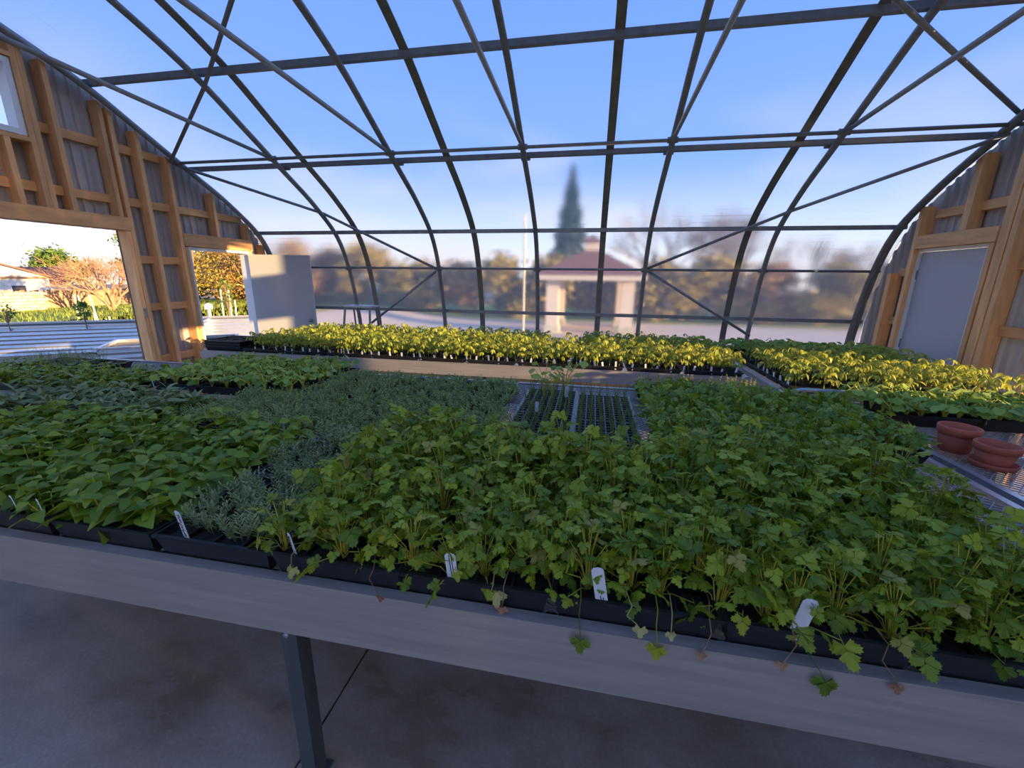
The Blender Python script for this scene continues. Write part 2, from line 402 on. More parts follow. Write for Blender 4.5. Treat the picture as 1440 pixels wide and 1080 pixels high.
def stud(parent, x0, x1, y0, y1, z0, z1=None, name='stud'):
    m = MB()
    if z1 is None:
        ta, tb = on_arch(y0, .125), on_arch(y1, .125)
        m.prism([(y0, z0), (y1, z0), (y1, tb), (y0, ta)], 0, x0, x1)
    else: m.bevbox(x0, x1, y0, y1, z0, z1, .003)
    return m.build(name, 'wood' if name == 'stud' else 'woody', parent)
E_ = EYE
wl = struct(empty('wall_left'), 'wood framed gable wall with grey siding and two openings')
siding(wl, .02, 0, [(.10, 4.06, 0, E_+.47), (4.84, 5.80, 0, E_+.34), (2.60, 3.38, E_+1.23, E_+1.86)])
X0, X1 = .022, .145
for (a, b, z0, z1) in [(3.19, 3.235, E_+.615, E_+1.18), (3.385, 3.43, E_+.615, None), (3.432, 3.475, E_+.615, None), (3.60, 3.645, E_+.615, None), (4.03, 4.072, E_+.615, None),
                       (4.065, 4.11, 0, E_+.47), (4.115, 4.16, 0, None), (4.20, 4.205, E_+.62, E_+.63), (4.37, 4.415, 0, None), (4.70, 4.745, 0, None), (4.75, 4.795, 0, E_+.34), (5.27, 5.315, E_+.51, None), (5.81, 5.855, 0, None),
                       (2.90, 2.945, E_+.615, E_+1.18), (2.54, 2.585, E_+.615, None), (6.08, 6.12, 0, None), (.0, .045, 0, None), (.05, .095, 0, E_+.47), (1.0, 1.045, E_+.615, None), (1.7, 1.745, E_+.615, None), (-.6, -.555, 0, None), (-1.3, -1.255, 0, None)]:
    if b-a > .02: stud(wl, X0, X1, a, b, z0, z1)
stud(wl, X0, .16, .05, 4.112, E_+.47, E_+.612, 'header')
stud(wl, X0, .155, 4.75, 5.87, E_+.35, E_+.51, 'header')
stud(wl, X0, .145, 2.585, 3.385, E_+1.18, E_+1.222, 'sill_plate'); stud(wl, X0, .145, 2.585, 3.385, E_+1.868, E_+1.91, 'header')
for z, spans in [(1.36, [(3.476, 3.60), (3.646, 4.03), (4.073, 4.115), (4.161, 4.37), (4.416, 4.68)]), (.80, [(2.586, 2.90), (2.946, 3.19), (3.236, 3.385), (3.476, 3.60), (3.646, 4.03), (4.161, 4.37), (4.416, 4.70), (4.746, 5.27), (5.316, 5.81)]),
                 (.16, [(4.161, 4.37), (4.416, 4.70)]), (-.40, [(4.161, 4.37), (4.416, 4.70)]), (-1.05, [(4.161, 4.37), (4.416, 4.70)])]:
    for a, b in spans:
        zz = E_+z
        stud(wl, X0, .066, a, b, zz-.045, zz+.045, 'nailer')
for a, b in [(4.0, 4.75), (5.85, 6.5)]: stud(wl, X0, .145, a+.06 if a == 4.0 else a, b, 0, .04, 'sole_plate')
box('gate_latch', 'steel', wl, .147, .165, 4.075, 4.10, 1.18, 1.30, bev=.004)

def window(name, parent, x, y0, y1, z0, z1, label, sgn=1):
    w = struct(empty(name), label)
    f = .05
    m = MB(); xa, xb = x-.02, x+.10
    m.box(xa, xb, y0, y0+f, z0, z1); m.box(xa, xb, y1-f, y1, z0, z1); m.box(xa, xb, y0+f, y1-f, z0, z0+f); m.box(xa, xb, y0+f, y1-f, z1-f, z1)
    m.build('window_frame', 'whitetrim', w)
    sa = empty('sash'); sa.parent = w; sa.location = (x-.01, 0, z1-f); sa.rotation_euler = (0, R(24), 0)
    m = MB(); h = z1-z0-2*f
    m.box(-.02, .015, y0+f, y0+f+.04, -h, 0); m.box(-.02, .015, y1-f-.04, y1-f, -h, 0); m.box(-.02, .015, y0+f+.04, y1-f-.04, -h, -h+.04); m.box(-.02, .015, y0+f+.04, y1-f-.04, -.04, 0)
    m.build('sash_frame', 'whitetrim', sa)
    box('pane', 'glass', sa, -.006, .0, y0+f+.04, y1-f-.04, -h+.04, -.04)
    MB().tube([(x-.02, y1-.1, z0+.06), (x-.20, y1-.1, z0+.12)], .006, 6).build('stay_rod', 'steel', w)
    return w
window('window_1', wl, .03, 2.60, 3.38, E_+1.23, E_+1.86, 'white vinyl awning window propped open above the wide opening')

wr = struct(empty('wall_right'), 'wood framed gable wall with closed white door')
siding(wr, LEN-.02, LEN, [(.10, 4.05, 0, E_+.47), (4.80, 5.72, 0, E_+.36), (3.45, 4.01, E_+1.15, E_+1.62)])
Q0, Q1 = LEN-.145, LEN-.022
for (a, b, z0, z1) in [(5.99, 6.06, 0, E_+.10), (5.70, 5.755, 0, None), (5.07, 5.15, E_+.50, None), (4.60, 4.69, 0, None), (4.53, 4.585, 0, None), (4.71, 4.76, 0, E_+.36), (4.06, 4.10, 0, None), (.05, .095, 0, None), (-.6, -.555, 0, None), (-1.3, -1.255, 0, None), (3.2, 3.245, E_+.615, None), (2.4, 2.445, E_+.615, None), (1.6, 1.645, E_+.615, None), (.8, .845, E_+.615, None)]:
    stud(wr, Q0, Q1, a, b, z0, z1)
stud(wr, LEN-.155, Q1, 4.70, 5.70, E_+.362, E_+.50, 'header')
stud(wr, LEN-.16, Q1, .05, 4.10, E_+.47, E_+.612, 'header')
for z, spans in [(.11, [(5.756, 5.99)]), (-.46, [(5.756, 5.99)]), (-1.05, [(5.756, 5.99)]), (.72, [(5.151, 5.62), (4.691, 5.07)]), (-.42, [(4.101, 4.53)]), (.16, [(4.101, 4.53)]), (-1.0, [(4.101, 4.53)])]:
    for a, b in spans: stud(wr, LEN-.066, Q1, a, b, E_+z-.045, E_+z+.045, 'nailer')
# added unseen door leaf that trims the sun beam through the wide right opening
sd = struct(empty('sun_mask_door'), 'added grey sliding door narrowing the sun beam at the right opening')
for k in range(10): box('board', 'siding', sd, LEN+.03, LEN+.06, .02+k*.258, .02+k*.258+.255, .03, E_+.55)
# closed white door
dr = struct(empty('door_1'), 'closed white door slab in the right gable wall')
box('door_leaf', 'white', dr, LEN-.075, LEN-.03, 4.832, 5.668, .02, E_+.325, bev=.003)
m = MB(); m.box(LEN-.10, LEN-.02, 4.80, 4.828, 0, E_+.36); m.box(LEN-.10, LEN-.02, 5.672, 5.70, 0, E_+.36); m.box(LEN-.10, LEN-.02, 4.828, 5.672, E_+.331, E_+.36)
m.build('door_frame', 'whitetrim', dr)
for z in (.25, 1.0, 1.78): MB().tube([(LEN-.082, 5.674, z-.05), (LEN-.082, 5.674, z+.05)], .009, 8).build('hinge', 'steel', dr)
# open white door at the left
dl = struct(empty('door_2'), 'white door swung open beside the left gable doorway')
m = MB(); m.box(-.01, .13, 4.80, 4.835, 0, E_+.345); m.box(-.01, .13, 5.775, 5.81, 0, E_+.345); m.box(-.01, .13, 4.835, 5.775, E_+.31, E_+.345)
m.build('door_frame', 'whitetrim', dl)
lf = MB().bevbox(0, .915, -.045, 0, .02, E_+.30, .003).build('door_leaf', 'white', dl); lf.location = (.14, 5.80, 0); lf.rotation_euler = (0, 0, R(14.5))
for z in (.25, 1.0, 1.78): MB().tube([(.145, 5.78, z-.05), (.145, 5.78, z+.05)], .009, 8).build('hinge', 'steel', dl)
MB().tube([(.84, -.05, 1.0), (.84, -.10, 1.0)], .03, 10).build('knob', 'steel', lf, True)

# ------------------------------------------------------------------ terrain outside
def sm(t): t = max(0, min(1, t)); return t*t*(3-2*t)
def ground_h(x, y):
    return -.06-.62*sm((y-7.5)/8)*sm((x+9)/7)-1.1*sm((-x-21)/12)
gx = [-120, -90, -70, -50, -40, -34, -28, -24, -21, -18, -14, -11, -9, -7, -5, -3, -1, 2, 5, 8, 12, 18, 26, 40, 70, 110]
gy = [-60, -30, -12, -3, 2, 5, 7, 8, 9.5, 11, 13, 15, 18, 22, 28, 40, 60, 90, 130]
m = MB(); vs = [(x, y, ground_h(x, y)) for y in gy for x in gx]; nx = len(gx)
m.add(vs, [(j*nx+i, j*nx+i+1, (j+1)*nx+i+1, (j+1)*nx+i) for j in range(len(gy)-1) for i in range(nx-1)])
struct(m.build('ground', 'ground', None, True), 'bare brown ground around the greenhouse')
def patch(name, mat, poly_fn, label, dz, xs, ys):
    m = MB(); nx = len(xs)
    m.add([(x, y, ground_h(x, y)+dz) for y in ys for x in xs], [(j*nx+i, j*nx+i+1, (j+1)*nx+i+1, (j+1)*nx+i) for j in range(len(ys)-1) for i in range(nx-1)])
    o = m.build(name, mat, None, True); return struct(o, label)
lin = lambda a, b, n: [a+(b-a)*i/n for i in range(n+1)]
patch('lawn', 'lawn', None, 'sunlit yellow green lawn beyond the raised beds', .03, lin(-24, -8.2, 16), lin(4, 40, 18))
patch('paving', 'pave', None, 'pale sunlit paving behind the greenhouse', .03, lin(-14, 36, 20), lin(7.2, 23.5, 14))
patch('far_lawn', 'lawn', None, 'green grass behind the gazebo', .03, lin(-26, 50, 16), lin(23.5, 34, 8))
rng = random.Random(5)
m = MB()
for i in range(9000):
    x = rng.uniform(-20, -8.4); y = rng.uniform(6, 26); 
    z = ground_h(x, y)+.03; h = rng.uniform(.06, .18); a = rng.uniform(0, 6.28); w = .012+.01*rng.random()
    dx, dy = math.cos(a)*w, math.sin(a)*w; lx, ly = rng.uniform(-.05, .05), rng.uniform(-.05, .05)
    m.add([(x-dx, y-dy, z), (x+dx, y+dy, z), (x+lx, y+ly, z+h)], [(0, 1, 2)], rng.random())
g = m.build('lawn_grass', 'grass'); tag(g, 'tall yellow green grass blades over the sunny lawn', 'grass', None, 'stuff')

# ------------------------------------------------------------------ benches
BZ = .84                                      # top of the expanded metal
def expanded(x0, x1, y0, y1, z, px=.022, py=.022, w=.0025, h=.004):
    nx = max(2, int((x1-x0)/px)); ny = max(2, int((y1-y0)/py))
    xs = np.linspace(x0, x1, nx+1); V = []; F = []
    off = 0
    for j in range(ny+1):
        yb = y0+(y1-y0)*j/ny
        zz = np.where((np.arange(nx+1)+j) % 2 == 0, py*.47, -py*.47)
        y = np.clip(yb+zz, y0, y1)
        for (dy, dz) in ((-w, 0), (w, 0), (w, -h), (-w, -h)):
            V.append(np.stack([xs, y+dy, np.full(nx+1, z+dz)], 1))
        b = off; c = nx+1; i = np.arange(nx)
        for k in range(4):
            p, q = b+k*c, b+((k+1) % 4)*c
            F.append(np.stack([p+i, p+i+1, q+i+1, q+i], 1))
        off += 4*c
    V = np.concatenate(V); F = np.concatenate(F)
    me = bpy.data.meshes.new('expanded_mesh'); me.vertices.add(len(V)); me.vertices.foreach_set('co', V.astype(np.float32).ravel())
    me.loops.add(F.size); me.loops.foreach_set('vertex_index', F.astype(np.int32).ravel())
    me.polygons.add(len(F)); me.polygons.foreach_set('loop_start', np.arange(0, F.size, 4, dtype=np.int32)); me.polygons.foreach_set('loop_total', np.full(len(F), 4, dtype=np.int32))
    me.update(calc_edges=True); me.validate(); me.materials.append(MAT['mesh']); return me
def rail(parent, p, q, out, hgt, mat, lip=.035):
    # channel: web with a top lip turned inward and a bottom lip
    (xa, ya), (xb, yb) = p, q
    top = BZ+.012; m = MB(); t = .006
    if abs(ya-yb) < 1e-6:
        s = out
        prof = [(ya, top-hgt), (ya, top), (ya-s*lip, top), (ya-s*lip, top-t), (ya-s*t, top-t), (ya-s*t, top-hgt*.32), (ya-s*.016, top-hgt*.36), (ya-s*t, top-hgt*.40), (ya-s*t, top-hgt+t), (ya-s*lip, top-hgt+t), (ya-s*lip, top-hgt)]
        m.prism(prof, 0, xa, xb)
    else:
        s = out
        prof = [(xa, top-hgt), (xa, top), (xa-s*lip, top), (xa-s*lip, top-t), (xa-s*t, top-t), (xa-s*t, top-hgt*.32), (xa-s*.016, top-hgt*.36), (xa-s*t, top-hgt*.40), (xa-s*t, top-hgt+t), (xa-s*lip, top-hgt+t), (xa-s*lip, top-hgt)]
        m.prism(prof, 1, ya, yb)
    return m.build('side_rail', mat, parent)
def bench(x0, x1, y0, y1, hgt, legs, label, px=.022, py=.022):
    b = tag(empty('nursery_bench', ((x0+x1)/2, (y0+y1)/2, 0)), label, 'bench')
    b.location = (0, 0, 0)
    rail(b, (x0, y0), (x1, y0), -1, hgt, 'rail'); rail(b, (x0, y1), (x1, y1), 1, hgt, 'rail')
    rail(b, (x0, y0+.001), (x0, y1-.001), -1, hgt, 'rail2'); rail(b, (x1, y0+.001), (x1, y1-.001), 1, hgt, 'rail2')
    tag(link('mesh_top', expanded(x0+.04, x1-.04, y0+.04, y1-.04, BZ, px, py), b), None, None, None, 'stuff')
    k = x0+.45
    while k < x1-.2:
        box('cross_bar', 'rail2', b, k-.015, k+.015, y0+.04, y1-.04, BZ-.05, BZ-.006); k += .9
    for (lx, ly) in legs:
        l = MB().bevbox(lx-.027, lx+.027, ly-.027, ly+.027, 0, BZ-.19, .006).build('leg', 'leg', b)
        s = 1 if ly < (y0+y1)/2 else -1
        g = MB().prism([(lx-.026, BZ-.25), (lx+.022, BZ-.25), (lx+.07, BZ-hgt+.012), (lx-.02, BZ-hgt+.012)], 1, ly+.005*s, ly+.028*s+.0).build('gusset', 'leg', l)
        MB().tube([(lx-.005, ly-.034, BZ-.215), (lx-.005, ly-.022, BZ-.215)], .009, 8).build('bolt', 'mesh', l, True)
        MB().bevbox(lx-.045, lx+.045, ly-.045, ly+.045, 0, .008, .002).build('foot_plate', 'leg', l)
    for ly in sorted({l[1] for l in legs}):
        box('beam', 'leg', b, x0+.06, x1-.06, ly+.03, ly+.05, BZ-.075, BZ-.052)
    return b
bench(.35, 7.10, .862, 3.32, .185, [(4.538, .922), (1.6, .922), (6.85, 3.2), (1.6, 3.2), (4.538, 3.2)], 'long aluminium bench in the foreground full of dark green herb trays')
bench(1.00, 6.83, 3.93, 5.45, .125, [(1.3, 4.03), (4.0, 4.03), (6.6, 4.03), (1.3, 5.35), (4.0, 5.35), (6.6, 5.35)], 'rear aluminium bench carrying the sunlit yellow tomato seedlings', .05, .045)
bench(7.15, 8.62, .95, 3.30, .125, [(7.3, 1.05), (8.5, 1.05), (7.3, 3.2), (8.5, 3.2)], 'right bench of expanded metal with the two clay pots on it')
bf = bench(6.90, 8.62, 3.42, 5.60, .125, [(7.05, 3.52), (8.5, 3.52), (7.05, 5.5), (8.5, 5.5)], 'far right bench in front of the closed white door')
MB().tube([(6.93, 3.40, BZ-.10), (6.93, 3.36, BZ-.06), (6.93, 3.36, BZ+.03), (6.945, 3.36, BZ+.055), (6.98, 3.36, BZ+.065), (7.28, 3.36, BZ+.065), (7.31, 3.36, BZ+.045), (7.31, 3.36, BZ-.06), (7.31, 3.40, BZ-.10)], .016, 8).build('handle', 'mesh', bf, True)

# ------------------------------------------------------------------ trays
TRAYS = {}
def tray_mesh(w, d, h, key):
    if key in TRAYS: return TRAYS[key]
    b = MB(); t = .004; i = .018
    # tapered body: outer shell, rolled rim, inner wall
    L = [(i, 0), (.004, h-.012), (-.003, h-.010), (-.003, h), (.008, h), (.010, h-.014), (.016, h-.03)]
    vs = []; fs = []
    for (o, z) in L: vs += [(o, o, z), (w-o, o, z), (w-o, d-o, z), (o, d-o, z)]
    for k in range(len(L)-1):
        for j in range(4): fs.append((k*4+j, k*4+(j+1) % 4, k*4+4+(j+1) % 4, k*4+4+j))
    fs.append((3, 2, 1, 0)); b.add(vs, fs)
    body = b.mesh('tray_shell', 'black')
    soil = MB(); ng = 7
    r2 = random.Random(1)
    vs = [(.012+(w-.024)*x/ng, .012+(d-.024)*y/ng, h-.022+r2.uniform(-.004, .004)) for y in range(ng+1) for x in range(ng+1)]
    soil.add(vs, [(y*(ng+1)+x, y*(ng+1)+x+1, (y+1)*(ng+1)+x+1, (y+1)*(ng+1)+x) for y in range(ng) for x in range(ng)])
    so = soil.mesh('soil', 'soil')
    dv = MB()
    for k in range(1, 4): dv.box(w*k/4-.003, w*k/4+.003, .01, d-.01, h-.03, h-.006)
    for k in range(1, 4): dv.box(.01, w-.01, d*k/4-.003, d*k/4+.003, h-.03, h-.006)
    di = dv.mesh('cell_divider', 'black')
    TRAYS[key] = (body, so, di); return TRAYS[key]
def tray(x, y, w, d, label, group=None, h=.062, z=None, soil=True):
    body, so, di = tray_mesh(w, d, h, (w, d, h))
    o = link('nursery_tray', body); o.location = (x, y, (BZ+.001) if z is None else z); tag(o, label, 'tray', group)
    if soil: link('soil', so, o)
    link('cell_divider', di, o)
    return o
SOIL = BZ+.042
FH = .082; FSOIL = BZ+.062          # taller pots in the two front rows
TW = .402

# ------------------------------------------------------------------ leaves and plants
def fan(b, base, size, ang, tilt, rr, lobes=3, teeth=.13, width=1.0, a=0.0, n=21, cup=.25, deep=.5):
    # one toothed fan-shaped leaflet lying round +Y, rotated by ang in its plane
    vs = [(0, 0, 0)]
    for i in range(n):
        t = -1.95+3.9*i/(n-1)
        r = size*((1-deep)+deep*abs(math.cos(lobes*.5*t))**.7)*(1+teeth*(1 if i % 2 else -1))*(1-.18*abs(t)/1.95)
        x, y = math.sin(t)*r*width*.62, size*.45+math.cos(t)*r*.58
        vs.append((x, y, -cup*(x*x+(y-size*.4)**2*.7)/size+rr.uniform(-.06, .06)*size))
    M_ = Matrix.Translation(base) @ Matrix.Rotation(ang, 4, 'Z') @ Matrix.Rotation(tilt, 4, 'X')
    b.add([M_ @ Vector(v) for v in vs], [(0, i+1, i+2)[::-1] for i in range(n-1)], a)
def ovate(b, L, wd, fold=.25, droop=.5, a=0.0, n=6, wav=.0, rr=None, M_=Matrix.Identity(4)):
    vs = []
    for i in range(n+1):
        t = i/n; h = wd*max(0, math.sin(math.pi*min(1, t*.97+.015)**.82))**.75*(1-.18*t)
        y = L*t; z = -droop*L*t*t; dz = h*fold+(rr.uniform(-wav, wav) if rr else 0)
        vs += [(-h, y, z+dz), (0, y, z), (h, y, z+dz)]
    fs = []
    for i in range(n):
        k = 3*i; fs += [(k, k+1, k+4, k+3), (k+1, k+2, k+5, k+4)]
    b.add([M_ @ Vector(v) for v in vs], fs, a)
RR = random.Random(11)
def leafset(fn, k, name, mat):
    out = []
    for i in range(k):
        b = MB(); fn(b, RR); out.append((b, b.mesh(name, mat, True)))
    return out
def cil_leaf(b, rr):
    s = rr.uniform(.023, .035)
    b.tube([(0, -.012, .002), (0, 0, 0), (0, s*.55, 0)], .0011, 3)
    fan(b, (0, s*.5, 0), s, 0, rr.uniform(-.3, .05), rr)
    fan(b, (0, s*.25, 0), s*.85, 1.15+rr.uniform(-.15, .15), rr.uniform(-.35, .1), rr)
    fan(b, (0, s*.25, 0), s*.85, -1.15+rr.uniform(-.15, .15), rr.uniform(-.35, .1), rr)
def cel_leaf(b, rr):
    s = rr.uniform(.021, .030)
    b.tube([(0, -.01, 0), (0, s*1.2, 0)], .0011, 3)
    fan(b, (0, s*1.0, 0), s, 0, -.25, rr, teeth=.16, n=13)
    for q in (.2, .75):
        for sd_ in (1, -1): fan(b, (0, s*q, 0), s*.72, sd_*1.25, rr.uniform(-.4, .1), rr, teeth=.16, n=11)
def basil_leaf(b, rr): ovate(b, rr.uniform(.058, .082), rr.uniform(.023, .030), .22, .5, n=7, wav=.003, rr=rr)
def mint_leaf(b, rr): ovate(b, rr.uniform(.05, .07), rr.uniform(.018, .024), .15, .35, n=6, wav=.004, rr=rr)
def sage_leaf(b, rr): ovate(b, rr.uniform(.085, .125), rr.uniform(.014, .019), .30, .38, n=6, rr=rr)
def squash_leaf(b, rr):
    s = rr.uniform(.034, .050)
    fan(b, (0, 0, 0), s*1.15, 0, -.15, rr, lobes=5, teeth=.04, width=1.25, n=21, cup=.35, deep=.22)
LEAF = {'cilantro': leafset(cil_leaf, 6, 'leaf', 'cilantro'), 'celery': leafset(cel_leaf, 5, 'leaf', 'celery'), 'basil': leafset(basil_leaf, 4, 'leaf', 'basil'),
        'mint': leafset(mint_leaf, 4, 'leaf', 'mint'), 'sage': leafset(sage_leaf, 4, 'leaf', 'sage'), 'squash': leafset(squash_leaf, 4, 'leaf', 'squash')}
def aim(p, az, pitch, roll, s):
    # matrix putting a +Y leaf at p, heading az, raised by pitch
    return Matrix.Translation(p) @ Matrix.Rotation(az-math.pi/2, 4, 'Z') @ Matrix.Rotation(pitch, 4, 'X') @ Matrix.Rotation(roll, 4, 'Y') @ Matrix.Scale(s, 4)
def rec_umbel(rr, nl, h, spread, low=.3):
    # stalks fanning out of one crown, a leaf on each
    lv, st = [], MB()
    for i in range(nl):
        f = (i+.5)/nl; az = i*2.4+rr.uniform(-.4, .4)
        z = h*(1-(1-low)*f**1.3)*rr.uniform(.85, 1.1); r = spread*(.15+.85*f)*rr.uniform(.7, 1.1)
        p = Vector((math.cos(az)*r, math.sin(az)*r, z))
        st.tube([(math.cos(az)*.006, math.sin(az)*.006, 0), (p.x*.35, p.y*.35, z*.6), p], .0019, 3, rr.random(), False, .0012)
        lv.append((rr.randrange(99), aim(p, az+rr.uniform(-.7, .7), rr.uniform(-1.1, .75)-.3*f, rr.uniform(-.9, .9), rr.uniform(.75, 1.2))))
        if rr.random() < .7:
            q = p*.72; lv.append((rr.randrange(99), aim(q, az+rr.choice((-1, 1))*rr.uniform(.6, 1.4), rr.uniform(-1, .7), rr.uniform(-.9, .9), rr.uniform(.6, .95))))
    return lv, st
def rec_pairs(rr, tiers, h, ls=1.0, up=.35):
    lv, st = [], MB()
    ns_ = 2
    for s_ in range(ns_):
        az0 = rr.uniform(0, 6.28); lean = rr.uniform(0, .05)
        top = Vector((math.cos(az0)*lean, math.sin(az0)*lean, h*rr.uniform(.75, 1.05)))
        b0 = Vector((math.cos(az0)*.012, math.sin(az0)*.012, 0))
        st.tube([b0, b0.lerp(top, .5), top], .0024, 4, rr.random(), False, .0015)
        for k in range(tiers):
            f = (k+.7)/(tiers-.3); p = b0.lerp(top, min(1, f)); a1 = az0+k*math.pi/2+rr.uniform(-.3, .3)
            for q in (0, math.pi):
                lv.append((rr.randrange(99), aim(p, a1+q, rr.uniform(-.35, .45)+up*f, rr.uniform(-.6, .6), ls*(1.1-.5*f*f)*rr.uniform(.85, 1.12))))
    return lv, st
def rec_squash(rr, nl, h, spread): 
    lv, st = [], MB()
    for i in range(nl):
        az = i*2.4+rr.uniform(-.4, .4); f = i/nl
        p = Vector((math.cos(az)*spread*rr.uniform(.5, 1), math.sin(az)*spread*rr.uniform(.5, 1), h*rr.uniform(.6, 1)))
        st.tube([(0, 0, 0), (p.x*.3, p.y*.3, p.z*.65), p], .0024, 4, rr.random(), False)
        lv.append((rr.randrange(99), aim(p, az+rr.uniform(-.5, .5), rr.uniform(-.9, .35), rr.uniform(-.5, .5), rr.uniform(.7, 1.15))))
    return lv, st
def flat_mesh(rec, kind, name):
    # the stalks and leaves of one plant joined: a thing too small or too deep to show its parts
    b = MB(); lv, st = rec
    b.v += st.v; b.f += st.f; b.a += st.a; ns_ = len(st.f)
    for (i, m_) in lv: b.merge(LEAF[kind][i % len(LEAF[kind])][0], m_, RR.random())
    me = b.mesh(name, 'stem'); me.materials.append(MAT[kind])
    idx = np.ones(len(b.f), dtype=np.int32); idx[:ns_] = 0; me.polygons.foreach_set('material_index', idx); me.polygons.foreach_set('use_smooth', [True]*len(b.f)); return me
def spiky(rr, stems, h, spread, needles, nl, nw, name, mat, up=.7, tip=False):
    b = MB()
    for s_ in range(stems):
        az = rr.uniform(0, 6.28); r = spread*math.sqrt(rr.random()); hh = h*rr.uniform(.65, 1.08)
        b0 = Vector((math.cos(az)*r*.35, math.sin(az)*r*.35, 0)); top = Vector((math.cos(az)*r, math.sin(az)*r, hh)); va = rr.random()
        b.tube([b0, b0.lerp(top, .5), top], .0012, 3, va, False, .0007)
        for k in range(needles):
            f = .18+.82*k/needles; p = b0.lerp(top, f); a1 = k*2.1+rr.uniform(-.3, .3)
            L = nl*rr.uniform(.7, 1.1)*(1.1-.4*f); e = up*rr.uniform(.4, 1.3)
            d = Vector((math.cos(a1)*math.cos(e), math.sin(a1)*math.cos(e), math.sin(e))); s2 = d.cross(Vector((0, 0, 1))).normalized()*nw
            b.add([p, p+d*L*.5+s2, p+d*L, p+d*L*.5-s2], [(0, 1, 2, 3)], va+rr.uniform(0, .15))
    return b.mesh(name, mat, True)
def tomato_mb(rr, h):
    b = MB(); top = Vector((rr.uniform(-.012, .012), rr.uniform(-.012, .012), h)); va = rr.random()
    b.tube([(0, 0, 0), top*.5, top], .0028, 4, va, False, .0018)
    for k in range(6):
        f = .42+.58*k/5; p = top*f; az = k*2.3+rr.uniform(-.4, .4); L = .075*(1.12-.45*f)*rr.uniform(.85, 1.15)
        d = Vector((math.cos(az), math.sin(az), .35)); e = p+d*L
        b.tube([p, p.lerp(e, .5)+Vector((0, 0, .006)), e], .0012, 3, va, False)
        for q, sz in ((.45, .8), (.75, .9), (1, 1.1)):
            c = p.lerp(e, q)
            for sd_ in ((1, -1) if q < 1 else (0,)):
                ovate(b, .040*sz, .0125*sz, .15, .7, va+rr.uniform(0, .25), 4, M_=aim(c, az+sd_*1.15, rr.uniform(-.7, .1), rr.uniform(-.4, .4), 1))
    return b
PL = {}
PL['cilantro'] = [rec_umbel(RR, 19, RR.uniform(.13, .19), .09, .15) for _ in range(5)]
PL['celery'] = [rec_umbel(RR, 15, RR.uniform(.11, .14), .07, .4) for _ in range(4)]
PL['basil'] = [rec_pairs(RR, 4, RR.uniform(.075, .105), 1.0) for _ in range(5)]
PL['mint'] = [rec_pairs(RR, 4, RR.uniform(.08, .11), 1.0) for _ in range(4)]
PL['sage'] = [rec_pairs(RR, 4, RR.uniform(.06, .10), 1.0, .8) for _ in range(4)]
PL['squash'] = [rec_squash(RR, 9, RR.uniform(.09, .13), .065) for _ in range(4)]
PL['tallsquash'] = [rec_squash(RR, 8, .25, .08) for _ in range(3)]
LEAF['tallsquash'] = LEAF['squash']; MAT['tallsquash'] = MAT['squash']
NAME = {'tallsquash': 'squash_seedling', 'cilantro': 'cilantro_plant', 'celery': 'celery_plant', 'basil': 'basil_plant', 'mint': 'mint_plant', 'sage': 'sage_plant', 'squash': 'squash_seedling'}
CAT = {'tallsquash': 'seedling', 'cilantro': 'herb', 'celery': 'herb', 'basil': 'herb', 'mint': 'herb', 'sage': 'herb', 'squash': 'seedling'}
FLAT, STEM = {}, {}
for k in PL:
    FLAT[k] = [flat_mesh(r_, k, NAME[k]) for r_ in PL[k]]
    STEM[k] = [r_[1].mesh('stems', 'stem', True) for r_ in PL[k]]
def plant(kind, x, y, z, rr, label, group, parts, s=1.0):
    i = rr.randrange(len(PL[kind])); rz = rr.uniform(0, 6.28)
    if not parts:
        o = link(NAME[kind], FLAT[kind][i])
    else:
        o = link(NAME[kind], STEM[kind][i])
        for (li, m_) in PL[kind][i][0]:
            link('leaf', LEAF[kind][li % len(LEAF[kind])][1], o, m_)
    o.location = (x, y, z); o.rotation_euler = (rr.uniform(-.08, .08), rr.uniform(-.08, .08), rz); o.scale = (s, s, s)
    return tag(o, label, CAT[kind], group)
def grid(x0, x1, y0, y1, dx, dy, rr, jit=.25):
    nx, ny = max(1, round((x1-x0)/dx)), max(1, round((y1-y0)/dy))
    for j in range(ny):
        for i in range(nx):
            yield x0+(i+.5+rr.uniform(-jit, jit))*(x1-x0)/nx, y0+(j+.5+rr.uniform(-jit, jit))*(y1-y0)/ny, j
def bed(kind, x0, x1, y0, y1, d, label, group, rows=0, s=(.9, 1.1), seed=1, label_front=None, where=None, z=None, rowname=None):
    rr = random.Random(seed)
    for x, y, j in grid(x0, x1, y0, y1, d, d, rr):
        p = j < rows
        lb = label_front if (p and label_front) else label
        if rowname: lb += ', '+[t for q, t in rowname if y >= q][-1]
        if where: lb += ', '+[t for q, t in where if x >= q][-1]
        plant(kind, x, y, SOIL if z is None else z, rr, lb, (group+' front row') if (p and label_front) else group, p, rr.uniform(*s))
def meshes_bed(meshes, name, x0, x1, y0, y1, d, label, group, cat='herb', s=(.9, 1.1), seed=1, z=SOIL, where=None):
    rr = random.Random(seed)
    for x, y, j in grid(x0, x1, y0, y1, d, d, rr, .3):
        lb = label+(', '+[t for q, t in where if x >= q][-1] if where else '')
        o = link(name, rr.choice(meshes)); k = rr.uniform(*s); o.location = (x, y, z); o.rotation_euler = (0, 0, rr.uniform(0, 6.28)); o.scale = (k, k, k); tag(o, lb, cat, group)

